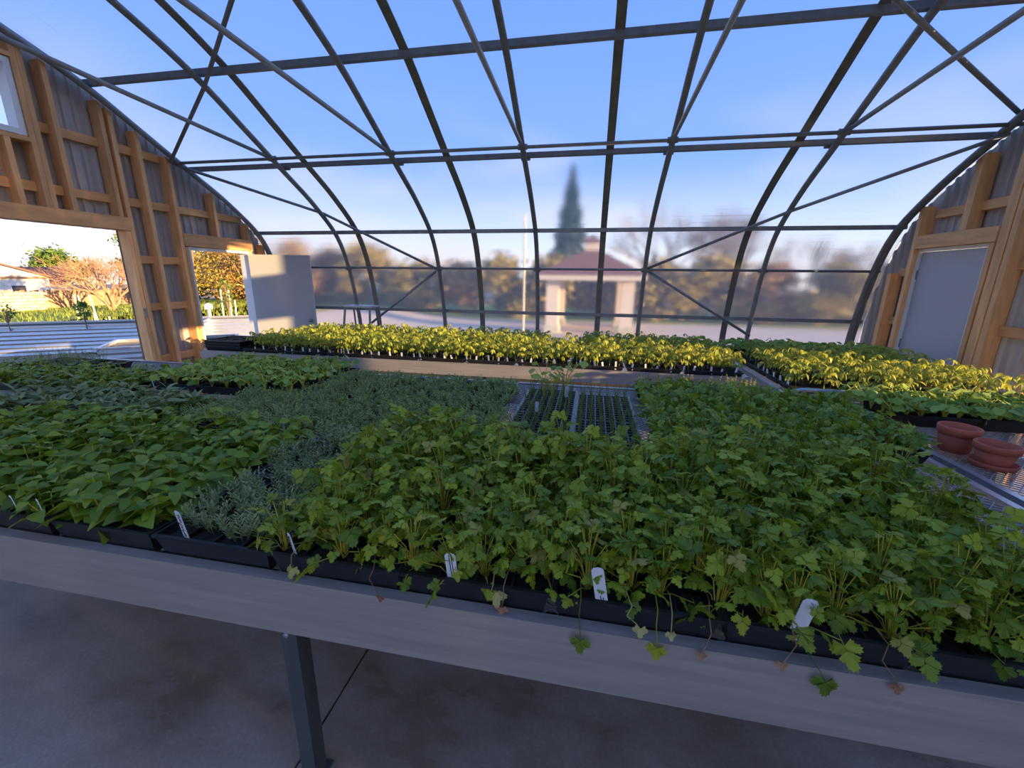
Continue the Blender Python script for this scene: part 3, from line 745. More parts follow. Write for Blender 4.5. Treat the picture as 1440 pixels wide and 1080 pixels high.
# ---- foreground rows of trays
fx = [2.47, 2.88, 3.29, 3.70, 4.115, 4.525, 4.935, 5.345, 5.755, 6.165, 6.575]
ft = ['first tray left of the frame edge under broad basil leaves', 'black tray at the left frame edge under basil', 'black basil tray with two tags at its front', 'black basil tray next to the grey lavender tray',
      'black tray of grey lavender with the scribbled tag', 'black cilantro tray next to the lavender', 'black cilantro tray with the upright double stroke tag', 'black cilantro tray above the leaning white tag',
      'black cilantro tray with the tag nearest the lower right', 'black cilantro tray in the lower right corner', 'last black cilantro tray at the right bench end']
for i, x in enumerate(fx):
    tray(x, .885, TW, .41, ft[i]+', front row', h=FH)
    if i < 10: tray(x, 1.305, TW, .41, 'black plastic tray in the hidden second row under the foreground herbs', 'second row trays', h=FH)
bed('basil', 2.35, 4.08, .90, 1.72, .098, 'broad basil plant in the rear rows', 'foreground basil', 4, (.95, 1.2), 3, 'broad basil plant in the front rows',
    [(0, 'far left end'), (2.88, 'at the left frame edge'), (3.29, 'behind the leaning tag'), (3.70, 'next to the lavender')], FSOIL)
CW = [(0, 'next to the lavender'), (4.935, 'above the double stroke tag'), (5.345, 'above the left leaning tag'), (5.755, 'above the lower right tag'), (6.165, 'right of the last tag'), (6.575, 'at the right end')]
bed('cilantro', 4.50, 6.98, .90, 1.30, .098, 'leafy cilantro plant', 'foreground cilantro', 2, (.9, 1.12), 4, 'leafy cilantro plant by the front bench edge',
    CW, FSOIL, [(0, 'front row'), (1.0, 'second row'), (1.1, 'third row'), (1.2, 'fourth row')])
bed('cilantro', 4.50, 6.62, 1.31, 1.74, .105, 'leafy cilantro plant', 'foreground cilantro', 0, (1.0, 1.4), 5, None, CW, FSOIL, [(0, 'fifth row'), (1.42, 'sixth row'), (1.53, 'seventh row'), (1.63, 'rear row')])
LAV = [spiky(RR, 15, .10, .055, 16, .028, .0028, 'lavender_plant', 'rosemary') for _ in range(4)]
meshes_bed(LAV, 'lavender_plant', 4.13, 4.52, .92, 1.72, .088, 'narrow leaved grey green lavender plant beside the scribbled tag', 'foreground lavender', seed=6, z=FSOIL)
# ---- sage and mint at the left
for k, (x, y) in enumerate([(1.75, 1.76), (2.16, 1.76), (2.57, 1.76)]): tray(x, y, TW, .41, 'black tray under the long grey sage leaves at left', 'sage trays')
bed('sage', 1.70, 2.98, 1.76, 2.16, .115, 'grey green sage plant with long soft leaves', 'sage plants', 9, (1.0, 1.25), 7, None, [(0, 'left tray'), (2.16, 'middle tray'), (2.57, 'right tray')])
for x in (.50, .91, 1.32, 1.73): tray(x, 2.19, TW, .41, 'black tray under the mint patch at far left', 'mint trays')
bed('mint', .48, 2.14, 2.19, 2.62, .10, 'bright green mint plant behind the grey sage', 'mint plants', 0, (.95, 1.2), 8)
DILL = [spiky(RR, 9, .13, .07, 18, .022, .0010, 'dill_plant', 'thyme', .5) for _ in range(3)]
for x in (.38, .79): tray(x, 2.66, TW, .41, 'black tray of dark feathery dill at the far left', 'dill trays')
meshes_bed(DILL, 'dill_plant', .38, .95, 2.66, 3.08, .10, 'dark feathery dill plant at the left bench end', 'dill plants', seed=9)
# weathered block in the gap
o = MB().bevbox(2.46, 2.64, 2.20, 2.33, BZ+.001, BZ+.062, .006).build('wood_block', 'fence'); tag(o, 'small weathered wooden block lying between the sage and squash trays', 'block')
# ---- squash trays at left rear
sq = ['left', 'middle', 'right']
for i, x in enumerate((2.17, 2.58, 2.99)):
    tray(x, 2.45, TW, .41, 'black squash tray, %s one of the front three left of the thyme' % sq[i]); tray(x, 2.87, TW, .41, 'black squash tray, %s one of the rear three near the post' % sq[i])
bed('squash', 2.17, 3.39, 2.45, 3.27, .115, 'pale green squash seedling near the wooden post', 'left squash seedlings', 7, (.95, 1.15), 10, None, [(0, 'left tray'), (2.58, 'middle tray'), (2.99, 'right tray')], None, [(0, 'front row'), (2.86, 'rear row')])
# ---- thyme block
for i, x in enumerate((2.71, 3.12, 3.57, 4.02, 4.47)):
    for j, y in enumerate((1.78, 2.205, 2.63) if i else (1.78,)): 
        if not (i == 1 and j > 0): tray(x, y, TW, .41, 'black plastic tray under the grey green thyme block', 'thyme trays')
THY = [spiky(RR, 24, .066, .062, 13, .021, .0030, 'thyme_plant', 'thyme') for _ in range(5)]
TWH = [(0, 'left end'), (3.57, 'left of the middle'), (4.02, 'right of the middle'), (4.47, 'by the cell trays')]
meshes_bed(THY, 'thyme_plant', 3.12, 4.95, 1.80, 2.42, .085, 'low grey green thyme plant in the front half of its block', 'front thyme plants', where=TWH, seed=12, s=(.9, 1.2))
meshes_bed(THY, 'thyme_plant', 3.44, 4.90, 2.44, 3.08, .095, 'low grey green thyme plant in the rear half of its block', 'rear thyme plants', where=TWH, seed=13, s=(.9, 1.2))
ORE = [spiky(RR, 12, .075, .05, 10, .018, .0055, 'oregano_plant', 'mint', .3) for _ in range(3)]
meshes_bed(ORE, 'oregano_plant', 2.70, 3.12, 1.80, 2.20, .09, 'small leaved oregano plant left of the thyme', 'oregano plants', seed=14)
# ---- seed cell trays with onions
def cell_tray(x, y, w, d, nx, ny, label):
    h = .058; o = tag(empty('seed_cell_tray', (x, y, BZ+.001)), label, 'tray')
    m = MB()
    for k in range(nx+1): 
        c = w*k/nx; m.box(c-.0035, c+.0035, 0, d, 0 if k in (0, nx) else .02, h)
    for k in range(ny+1):
        c = d*k/ny; m.box(-.003, w+.003, c-.0045, c+.0045, 0 if k in (0, ny) else .02, h-.001)
    m.build('cell_grid', 'tray2', o)
    m = MB(); m.box(-.012, .0, -.004, d+.004, h-.006, h+.002); m.box(w, w+.012, -.004, d+.004, h-.006, h+.002)
    m.build('rim', 'rim', o)
    m = MB(); rr = random.Random(4); q = 18
    m.add([(w*i/q, d*j/q, h-.02+rr.uniform(-.004, .004)) for j in range(q+1) for i in range(q+1)], [(j*(q+1)+i, j*(q+1)+i+1, (j+1)*(q+1)+i+1, (j+1)*(q+1)+i) for j in range(q) for i in range(q)])
    m.build('soil', 'soil', o)
    return o
ON = []
for _ in range(4):
    b = MB()
    for k in range(3):
        a, l = RR.uniform(0, 6.28), RR.uniform(.09, .17); s_ = RR.uniform(.1, .35)
        b.tube([(0, 0, 0), (math.cos(a)*l*s_*.3, math.sin(a)*l*s_*.3, l*.6), (math.cos(a)*l*s_, math.sin(a)*l*s_, l)], 0.0019, 3, RR.random(), False, .0007)
    ON.append(b.mesh('onion_seedling', 'onion'))
rr = random.Random(15)
for (cx, cy, lab) in [(5.345, 1.785, 'black seed cell tray of onion shoots nearest the camera, right pair'), (5.345, 2.34, 'black seed cell tray of onion shoots, rear right of the four'),
                      (4.985, 1.86, 'black seed cell tray of onion shoots, front left of the four'), (4.985, 2.415, 'black seed cell tray of onion shoots with the tall squash seedling')]:
    cell_tray(cx, cy, .335, .54, 6, 12, lab)
    for j in range(12):
        for i in range(6):
            if rr.random() < .16: continue
            o = link('onion_seedling', rr.choice(ON)); o.location = (cx+.335*(i+.5)/6, cy+.54*(j+.5)/12, BZ+.036); o.rotation_euler = (0, 0, rr.uniform(0, 6.28)); k = rr.uniform(.8, 1.2); o.scale = (k, k, k)
            tag(o, 'thin upright onion shoot in a seed cell tray', 'seedling', 'onion shoots')
for k, (x, y, h_) in enumerate([(5.10, 2.80, 1.05), (5.24, 2.86, 1.15), (5.17, 2.74, .95)]):
    plant('tallsquash', x, y, SOIL, rr, 'tall squash seedling rising alone out of the onion cell trays', 'tall squash seedlings', True, h_)
# ---- celery block right of the middle
for i, x in enumerate((5.78, 6.19)):
    for j, y in enumerate((1.80, 2.22, 2.64)): tray(x, y, TW, .41, 'black plastic tray under the glossy celery block', 'celery trays')
bed('celery', 5.76, 6.60, 1.78, 3.04, .098, 'glossy celery plant right of the cell trays', 'celery plants', 0, (.9, 1.15), 16, None, [(0, 'left column'), (6.185, 'right column')], None, [(0, 'front tray row'), (2.215, 'middle tray row'), (2.635, 'rear tray row')])
cl_ = ['black celery tray standing alone nearest the clay pots', 'black celery tray standing alone behind the one nearest the pots']
for i, y in enumerate((2.17, 2.60)): tray(6.63, y, TW, .41, cl_[i])
bed('celery', 6.64, 7.03, 2.18, 3.0, .10, 'glossy celery plant in the separate trays by the bench corner', 'celery plants by the corner', 0, (.85, 1.05), 17, None, None, None, [(0, 'nearer tray'), (2.595, 'farther tray')])
MAR = [spiky(RR, 9, .12, .06, 14, .016, .0040, 'marigold_plant', 'marigold', .8) for _ in range(3)]
tray(5.76, 3.06, .84, .24, 'shallow black tray of sunlit yellow tipped marigolds at the back rail')
meshes_bed(MAR, 'marigold_plant', 5.78, 6.62, 3.08, 3.28, .10, 'sunlit yellow tipped marigold plant at the back rail of the foreground bench', 'marigold plants', seed=18)
# ---- tomatoes on the rear bench
TMB = [tomato_mb(RR, RR.uniform(.15, .19)) for _ in range(6)]
TM = [b.mesh('tomato_seedling', 'tomato', True) for b in TMB]
tx = 1.55; k = 0
while tx < 6.75:
    tray(tx, 3.96, .50, .27, 'shallow black tray along the front of the sunlit tomato bench', 'front tomato trays', h=.048)
    for y in (4.25, 4.54, 4.83, 5.12): tray(tx, y, .50, .27, 'shallow black tray hidden under the tomato seedlings', 'rear tomato trays', h=.048)
    tx += .525
rr = random.Random(20); rest = MB()
ny = 13
for j in range(ny):
    for i in range(50):
        x = 1.56+(i+.5+rr.uniform(-.3, .3))*5.24/50; y = 3.985+(j+.5+rr.uniform(-.3, .3))*1.38/ny; s_ = rr.uniform(.82, 1.12)
        if j > 8 and 4.95 < x < 5.3: continue
        if j < 3:
            o = link('tomato_seedling', rr.choice(TM)); o.location = (x, y, BZ+.028); o.rotation_euler = (rr.uniform(-.06, .06), rr.uniform(-.06, .06), rr.uniform(0, 6.28)); o.scale = (s_, s_, s_)
            tag(o, ['frontmost', 'second row', 'third row'][j]+' yellow green tomato seedling on the rear bench, '+['left end', 'left of the middle', 'before the gazebo', 'right of the gazebo', 'right end'][i//10], 'seedling', 'front tomato seedlings')
        else: rest.merge(rr.choice(TMB), Matrix.Translation((x, y, BZ+.028)) @ Matrix.Rotation(rr.uniform(0, 6.28), 4, 'Z') @ Matrix.Scale(s_, 4), rr.random())
o = rest.build('tomato_seedlings', 'tomato', None, True); tag(o, 'mass of sunlit tomato seedlings filling the rows behind the front ones', 'seedlings', None, 'stuff')
# ---- right benches
for x in (6.98, 7.49, 8.0): 
    for y in (3.50, 3.79, 4.08, 4.37, 4.66): tray(x, y, .50, .27, 'shallow black tray under the sunlit tomatoes on the far right bench', 'right tomato trays', h=.048)
rr = random.Random(21)
for j in range(12):
    for i in range(12):
        x = 7.0+(i+.5+rr.uniform(-.3, .3))*1.5/12; y = 3.50+(j+.5+rr.uniform(-.3, .3))*1.42/12; s_ = rr.uniform(.85, 1.15)
        o = link('tomato_seedling', rr.choice(TM)); o.location = (x, y, BZ+.028); o.rotation_euler = (rr.uniform(-.06, .06), rr.uniform(-.06, .06), rr.uniform(0, 6.28)); o.scale = (s_, s_, s_)
        tag(o, 'sunlit tomato seedling on the far right bench, '+['front rows', 'middle rows', 'rear rows by the white door'][j//4]+[', left end', ', middle', ', right end'][i//4], 'seedling', 'right bench tomato seedlings')
for x in (6.95, 7.37, 7.79, 8.20): tray(x, 5.10, TW, .41, 'black tray of dark squash by the rear side wall', 'rear squash trays')
bed('squash', 6.95, 8.58, 5.10, 5.52, .12, 'dark green squash seedling in shade by the rear side wall', 'rear squash seedlings', 0, (.95, 1.2), 22)
for i, x in enumerate((7.30, 7.72, 8.14)):
    tray(x, 2.80, TW, .41, ['black squash tray right behind the clay pots', 'black squash tray in the middle of the right bench', 'black squash tray at the right frame edge'][i], h=.075)
bed('squash', 7.20, 8.55, 2.78, 3.24, .10, 'green squash seedling on the right bench behind the clay pots', 'right squash seedlings', 4, (.95, 1.2), 23)

# ---- clay pots
def clay_pot(x, y, r, h, label, saucer):
    z = BZ+.002
    if saucer:
        s = MB(); s.lathe([(r*.80, 0), (r*1.02, .006), (r*1.10, .028), (r*1.05, .030), (r*.98, .012), (r*.2, .010)], 32)
        q = s.build('pot_saucer', 'terracotta', None, True); q.location = (x, y, z); tag(q, 'red clay saucer under the nearer pot', 'saucer'); z += .0125
    o = tag(empty('clay_pot', (x, y, z)), label, 'pot')
    MB().lathe([(r*.70, 0), (r*.74, .003), (r*.93, h*.70), (r*.86, h*.70), (r*.66, .012), (.01, .012)], 32).build('pot_body', 'terracotta', o, True)
    MB().lathe([(r*.90, h*.69), (r*1.0, h*.70), (r*1.04, h*.98), (r*1.01, h), (r*.90, h), (r*.85, h*.69)], 32).build('rim', 'terracotta', o, True)
    MB().lathe([(.005, h*.45), (r*.83, h*.46), (r*.84, h*.455), (.005, h*.44)], 24).build('soil', 'soil', o)
clay_pot(7.315, 2.43, .082, .135, 'red clay pot standing behind the other pot', False)
clay_pot(7.335, 2.235, .080, .105, 'red clay pot standing in a saucer, nearer of two', True)

# ---- plant tags
TAGM = {}
def plant_tag(x, y, z, h, w, lean, tilt, rz, label, strokes, group=None, cat='tag'):
    o = MB()
    r = w/2; poly = [(-r, 0), (r, 0), (r, h-r*.6), (r*.7, h-r*.15), (0, h), (-r*.7, h-r*.15), (-r, h-r*.6)]
    o.prism(poly, 1, -.0008, .0008)
    t = o.build('plant_tag', 'tag'); t.location = (x, y, z); t.rotation_euler = (tilt, lean, rz); tag(t, label, cat, group)
    if strokes:
        b = MB()
        for pts in strokes: b.tube([(px*w, -.0013, pz*h) for px, pz in pts], .0011, 4)
        b.build('handwriting', 'ink', t)
    return t
def scribble(seed, n=7, z0=.25, z1=.92):
    rr = random.Random(seed); out = []
    for i in range(n):
        c = z0+(z1-z0)*(i+.5)/n; d = (z1-z0)/n*.42
        out.append([(rr.uniform(-.36, .36), c-d), (rr.uniform(-.36, .36), c-d*.2), (rr.uniform(-.36, .36), c+d*.4), (rr.uniform(-.36, .36), c+d)][:rr.choice((3, 4, 4))])
    return out
Zt = BZ+.035; Zf = BZ+.052
plant_tag(4.225, .903, Zf, 0.129, 0.028, R(3), R(8), R(-14), 'rounded white plant tag with black handwriting in the lavender', scribble(1, 8))
plant_tag(5.078, .900, Zf, 0.109, 0.030, R(-3), R(6), 0, 'white plant tag with two long vertical black strokes', [[(-.05, .05), (-.10, .95)], [(-.06, .05), (-.10, .93), (.10, .93), (.16, .25), (.0, .1)]])
plant_tag(5.472, .896, Zf, 0.129, 0.030, R(-10), R(4), 0, 'white plant tag leaning left between cilantro leaves', [[(0, .05), (-.05, .34)], [(.2, .12), (.15, .3)]])
plant_tag(5.905, .893, Zf, 0.123, 0.033, R(7), R(4), 0, 'white plant tag standing in the lower right cilantro', [[(-.22, .06), (-.24, .22)], [(-.2, .3), (-.1, .34)]])
plant_tag(4.60, .905, Zf, 0.095, 0.020, R(-6), R(8), R(-30), 'white plant tag half hidden by a yellow cilantro leaf', scribble(4, 4, .5, .9))
plant_tag(3.665, .903, Zf, 0.095, 0.023, R(1), R(6), R(-20), 'narrow upright white tag among the basil stems', scribble(5, 6))
plant_tag(3.555, .903, Zf, 0.090, 0.026, R(-16), R(6), R(-20), 'short leaning white tag at the front of the basil', scribble(6, 5))
plant_tag(3.30, .93, Zf, 0.092, 0.026, R(12), R(6), R(-24), 'white rounded tag at the left frame edge', scribble(7, 4))
plant_tag(3.84, 1.79, Zt, .085, .017, R(4), R(6), R(-12), 'white plant tag with handwriting at the front of the thyme', scribble(8, 8))
plant_tag(2.20, 2.44, Zt, .09, .018, R(4), R(6), R(-18), 'pale blank tag at the front of the left squash trays', None)
plant_tag(3.35, 2.95, Zt, .12, .018, R(6), R(6), R(-18), 'pale blank tag at the right end of the left squash', None)
plant_tag(4.92, 2.88, Zt, .085, .020, R(-22), R(-10), 0, 'white tag leaning at the back of the left cell tray', None)
plant_tag(5.10, 2.42, Zt, .09, .024, R(2), R(4), 0, 'greenish white tag standing in the left cell tray', None)
plant_tag(5.26, 2.80, Zt, .10, .026, R(0), R(4), 0, 'wide grey tag below the tall squash seedling', None)
plant_tag(2.30, 1.80, Zt, .07, .016, R(8), R(6), R(-20), 'grey tag at the front of the sage tray', None)
plant_tag(7.02, 2.98, Zt, .09, .018, R(14), R(6), 0, 'white tag behind the corner celery tray', None)
rr = random.Random(30)
for i in range(44):
    x = 1.70+i*.117+rr.uniform(-.03, .03)
    plant_tag(x, 3.968+rr.uniform(0, .025), BZ+.02, rr.uniform(.055, .085), .017, rr.uniform(-.25, .25), .1, rr.uniform(-.5, .2), 'small white tag along the front edge of the tomato trays', None, 'tomato row tags')
for i in range(6):
    plant_tag(6.985+rr.uniform(0, .02), 3.62+i*.13, BZ+.02, .07, .017, rr.uniform(-.2, .2), .1, R(-60), 'small white tag at the left end of the right bench tomatoes', None, 'right tomato tags')
# ---- loose leaves hanging over the rail
def loose(kind, mat, x, y, z, az, pitch, s, label, cat='leaf'):
    b = MB(); fan(b, (0, 0, 0), .036, 0, 0, RR); fan(b, (0, 0, 0), .032, 1.2, -.2, RR); fan(b, (0, 0, 0), .032, -1.2, -.2, RR)
    c = MB(); c.merge(b, aim((0, 0, 0), az, pitch, 0, s))
    jx = RR.uniform(-.05, .05)
    c.tube([(jx*1.5, .985-y, .915-z), (jx, .92-y, .945-z), (jx*.6, .876-y, .932-z), (jx*.9, .868-y, (.925-z)*.6), (jx*.3, .004, (.925-z)*.25), (0, 0, 0)], .0013, 4)
    o = c.build(kind, mat, None, True); o.location = (x, y, z); tag(o, label, cat)
loose('wilted_leaf', 'yellowleaf', 5.20, .885, .905, R(-80), R(-55), .95, 'pale yellow wilted cilantro leaf over the tray rim')
loose('wilted_leaf', 'yellowleaf', 4.60, .878, .885, R(-100), R(-65), .8, 'yellow green cilantro leaf drooping beside the half hidden tag')
loose('dry_leaf', 'dead', 5.215, .873, .868, R(-95), R(-80), .6, 'shrivelled brown leaf under the pale yellow leaf')
loose('dry_leaf', 'dead', 4.885, .852, .862, R(-95), R(-80), .42, 'dry brown leaf caught on the bench lip near the leg')
loose('wilted_leaf', 'yellowleaf', 5.56, .86, .885, R(-90), R(-70), .62, 'tan wilted leaf hanging below the middle cilantro')
loose('wilted_leaf', 'yellowleaf', 5.63, .86, .885, R(-80), R(-60), .45, 'small tan wilted leaf right of the hanging pair')
loose('fallen_leaf', 'cilantro', 5.42, .845, .835, R(-95), R(-70), .85, 'green cilantro leaf hanging over the bench lip')
loose('fallen_leaf', 'cilantro', 5.60, .85, .845, R(-100), R(-75), .8, 'green cilantro leaf on a long stalk below the rim')
loose('dry_leaf', 'dead', 5.70, .85, .850, R(-95), R(-80), .45, 'brown dry leaf below the lower right tag')
loose('dry_leaf', 'dead', 5.87, .85, .862, R(-85), R(-70), .5, 'brown dry leaf right of the lower right tag')
loose('fallen_leaf', 'cilantro', 5.96, .845, .835, R(-95), R(-75), .9, 'green cilantro stem trailing over the rail at right')
loose('dry_leaf', 'dead', 6.10, .85, .850, R(-95), R(-75), .5, 'brown dry leaf in the lower right corner')

# ---- empty trays at the left end of the rear bench
for i in range(3): tray(1.02, 3.98+i*.0, .48, .42, 'black empty tray, %s in the stack at the left end' % ['lowest', 'middle', 'topmost'][i], h=.062, z=BZ+.001+i*.03, soil=False)
tray(1.02, 4.45, .48, .42, 'black empty tray behind the left stack', h=.062, soil=False)
# stepladder by the side wall
ld = tag(empty('stepladder', (1.78, 6.12, 0)), 'grey stepladder standing by the rear side wall', 'ladder')
MB().bevbox(-.23, .23, -.14, .14, 1.215, 1.245, .006).build('top_cap', 'mesh', ld)
for sx_ in (-1, 1):
    MB().tube([(sx_*.21, -.12, 1.22), (sx_*.27, -.36, 0)], .017, 6).build('leg', 'steel', ld); MB().tube([(sx_*.20, .10, 1.22), (sx_*.25, .28, 0)], .014, 6).build('leg', 'steel', ld)
for k in range(1, 4): MB().bevbox(-.25, .25, -.17-.055*k, -.09-.055*k, 1.22-.29*k, 1.22-.29*k+.02, .003).build('step', 'mesh', ld)

# ------------------------------------------------------------------ outside: raised beds, houses, trees
def raised_bed(p, q, depth, top, bot, label):
    p, q = Vector((*p, 0)), Vector((*q, 0)); d = (q-p); L = d.length; rz = math.atan2(d.y, d.x)
    o = tag(empty('raised_bed', (p.x, p.y, bot), rz), label, 'planter'); H = top-bot
    prof = []; nz = 28
    for i in range(nz+1): prof.append((math.sin(i*math.pi/2)*.014, H*i/nz))
    def panel(a, b, axis):
        m = MB(); vs = []; 
        for (w, z) in prof:
            if axis == 0: vs += [(a, -w if b == 0 else b+w, z), (L, -w if b == 0 else b+w, z)]
            else: vs += [(a+(-w if a == 0 else w), 0, z), (a+(-w if a == 0 else w), depth, z)]
        m.add(vs, [(2*i, 2*i+1, 2*i+3, 2*i+2) for i in range(nz)]); m.build('corrugated_panel', 'corr', o, True)
    panel(0, 0, 0); panel(0, depth, 0); panel(0, 0, 1); panel(L, 0, 1)
    m = MB(); t = .03
    m.box(-t, L+t, -t, t, H-.005, H+.02); m.box(-t, L+t, depth-t, depth+t, H-.005, H+.02); m.box(-t, t, t, depth-t, H-.005, H+.02); m.box(L-t, L+t, t, depth-t, H-.005, H+.02)
    m.build('rim', 'corr', o); box('soil', 'ground', o, .03, L-.03, .03, depth-.03, H-.16, H-.05)
    return o
raised_bed((-7.9, 5.6), (-4.0, 8.55), 1.2, .55, -.06, 'long corrugated steel raised bed before the lawn')
raised_bed((-2.1, 5.0), (-.75, 6.15), 1.0, .55, -.06, 'short corrugated steel raised bed beside the wooden post')
raised_bed((-5.3, 8.9), (-3.2, 10.6), 1.1, .50, -.06, 'corrugated raised bed seen through the open doorway')
def leafy(name, label, x, y, h, r, mat, n, size, seed, base=None, group=None, trunk='bark', cone=False, cz=None, sub=5):
    rr = random.Random(seed); z0 = ground_h(x, y) if base is None else base
    o = tag(empty(name, (x, y, z0)), label, 'tree' if h > 1.2 else 'shrub', group)
    t = MB(); tr = max(.012, h*.018)
    t.tube([(0, 0, 0), (rr.uniform(-.05, .05)*r, 0, h*.5), (0, 0, h*(.97 if cone else .8))], tr, 6, r2=tr*.3)
    cen = []
    if not cone:
        for i in range(sub*4):
            a, e = rr.uniform(0, 6.28), rr.uniform(-.6, 1.4); q = r*rr.uniform(.35, .8)
            zc = h*.62 if cz is None else cz
            c = Vector((math.cos(a)*math.cos(e)*q, math.sin(a)*math.cos(e)*q, zc+math.sin(e)*(h-zc)*.75)); cen.append(c)
            t.tube([(0, 0, h*.25), (c.x*.5, c.y*.5, h*.25+(c.z-h*.25)*.6), c], tr*.35, 4, r2=tr*.1, cap=False)
    t.build('trunk', trunk, o, True)
    m = MB()
    for i in range(n):
        if cone:
            f = rr.random()**.7; a = rr.uniform(0, 6.28); q = r*(f+.03)*rr.uniform(.5, 1.0)*(1+.18*math.sin(f*40)); c = Vector((math.cos(a)*q, math.sin(a)*q, h*(1-f*.92)-q*.15))
        else:
            k = rr.choice(cen); v = Vector((rr.gauss(0, 1), rr.gauss(0, 1), rr.gauss(0, .8))); c = k+v*(r*.19)
        u = Vector((rr.gauss(0, 1), rr.gauss(0, 1), rr.gauss(0, 1))).normalized(); w = u.cross(Vector((rr.gauss(0, 1), rr.gauss(0, 1), rr.gauss(0, 1)))).normalized()
        s = size*rr.uniform(.6, 1.3)
        m.add([c-u*s, c+w*s*.45, c+u*s, c-w*s*.45], [(0, 1, 2, 3)], rr.random())
    tag(m.build('foliage', mat, o), None, None, None, 'stuff')
    return o
def bare(name, label, x, y, h, spread, mat, seed, depth=6, base=None, group=None, multi=5):
    rr = random.Random(seed); z0 = ground_h(x, y) if base is None else base
    m = MB()
    def grow(p, d, L, r, k):
        q = p+d*L; m.tube([p, (p+q)/2+Vector((rr.uniform(-.05, .05), rr.uniform(-.05, .05), 0))*L, q], r, 4 if k > 3 else 3, 0, False, r*.65)
        if k == 0: return
        for i in range(rr.choice((2, 3, 3))):
            e = (d+Vector((rr.gauss(0, spread), rr.gauss(0, spread), rr.gauss(.1, spread*.6)))).normalized(); grow(q, e, L*rr.uniform(.62, .88), r*.62, k-1)
    for i in range(multi):
        a = 6.28*i/multi+rr.uniform(-.4, .4); grow(Vector((0, 0, 0)), Vector((math.cos(a)*.55, math.sin(a)*.55, .9)).normalized(), h*.24, h*.018, depth)
    o = m.build(name, mat); o.location = (x, y, z0); return tag(o, label, 'tree', group)
# plants in the raised beds
leafy('young_shrub', 'small green shrub in the middle of the long raised bed', -5.6, 7.25, .62, .16, 'tree1', 240, .04, 40, .49)
leafy('young_shrub', 'small twiggy shrub at the right of the long raised bed', -4.75, 7.95, .50, .22, 'tree4', 200, .035, 41, .49)
leafy('young_shrub', 'faint young shrub at the left of the long raised bed', -6.6, 6.55, .6, .18, 'tree1', 150, .03, 42, .49)
# left yard
leafy('leafy_tree', 'bright green tree branch at the left edge of the opening', -9.3, 6.75, 3.9, 1.35, 'tree1', 2600, .075, 43, cz=2.5)
bare('twiggy_tree', 'large bare orange twigged tree behind the lawn', -17.2, 16.1, 3.3, .45, 'twig', 44, 6, multi=8)
leafy('round_tree', 'dense green round tree behind the houses', -52, 36.5, 5.2, 2.6, 'tree1', 3500, .22, 45, group=None)
leafy('tall_tree', 'tall sparse yellow green tree next to the wooden jamb', -27, 25.2, 5.5, 1.7, 'tree1', 1500, .12, 46)
for i, (x, y, h) in enumerate([(-52, 30, 5.4), (-50, 37, 5.2), (-56, 42, 5.8)]):
    bare('bare_tree', ['hazy bare tree above the white house', 'hazy bare tree above the dark roof', 'hazy bare tree behind the orange tree'][i], x, y, h, .38, 'twig', 50+i, 4, multi=5)
def house(name, x, y, w, d, eave, ridge, rz, wall, roofm, label, base):
    o = tag(empty(name, (x, y, base), rz), label, 'house')
    m = MB(); m.prism([(-w/2, 0), (w/2, 0), (w/2, eave), (0, ridge), (-w/2, eave)], 0, -d, 0); m.build('walls', wall, o)
    r = MB(); t = .12; ov = .3
    for s in (1, -1):
        k = (ridge-eave)/(w/2)
        r.prism([(0, ridge+.02), (s*(w/2+ov), eave-k*ov+.02), (s*(w/2+ov), eave-k*ov+.02+t), (0, ridge+.02+t)], 0, -d-ov, ov)
    r.build('roof', roofm, o)
    b = MB(); b.box(.001, .08, -w/2, w/2, eave-.12, eave+.02); b.build('trim_board', 'fence', o)
    for s in (-.28, .22):
        f = MB().box(.005, .06, w*s-.4, w*s+.4, eave*.42, eave*.8).build('window', 'whitetrim', o); MB().box(.06, .075, w*s-.33, w*s+.33, eave*.46, eave*.76).build('pane', 'roofdark', f)
    return o
house('white_house', -36, 22.3, 5.6, 6, 2.55, 3.62, R(-28), 'stucco', 'roof', 'cream gabled house with a brown roof at the left', -1.2)
house('low_house', -41, 29.5, 5.0, 6, 2.1, 3.2, R(56), 'stucco', 'roof', 'low house with a dark roof right of the cream house', -1.2)
fe = tag(empty('board_fence', (0, 0, 0)), 'tan board fence behind the lawn', 'fence')
for k in range(42):
    f = k/42; x, y = -21-.4*f, 13.2+7.5*f
    MB().box(x-.012, x+.012, y, y+.172, -.06, .80+.03*((k*7) % 3)).build('board', 'fence', fe)
for k in range(5): MB().box(-21.15-.1*k, -21.07-.1*k, 13.3+1.8*k, 13.4+1.8*k, -.06, .82).build('post', 'fence', fe)
sw = tag(empty('stone_wall', (0, 0, 0)), 'pale stone wall at the left of the board fence', 'wall')
rr = random.Random(60)
for j in range(6):
    for i in range(10):
        y = 11.6+i*.39+(j % 2)*.15
        MB().bevbox(-20.55-rr.uniform(0, .03), -20.25+rr.uniform(0, .05), y, y+.37, -.06+j*.145, -.06+j*.145+.138, .02).build('stone', 'stone', sw)
for i, (x, y, h, l) in enumerate([(-12, 11.50, 1.0, 'left leaning pale tree stake on the lawn'), (-12, 11.86, 1.02, 'right leaning pale tree stake on the lawn'), (-11.4, 11.35, .45, 'short pale stake between the leaning ones'), (-11, 11.5, .30, 'lowest pale stake at the lawn edge'), (-14, 12.6, .95, 'thin far stake on the lawn'),
                              (-8, 13.15, 1.25, 'tall stake seen through the doorway'), (-8, 13.5, 1.22, 'second stake seen through the doorway'), (-7.6, 13.3, .9, 'shorter stake seen through the doorway')]):
    o = MB().tube([(0, 0, 0), (.02, -.08 if i == 0 else (.02 if i > 1 else -.12), h)], .026, 6).build('garden_stake', 'stake'); o.location = (x, y, ground_h(x, y)); tag(o, l, 'stake')
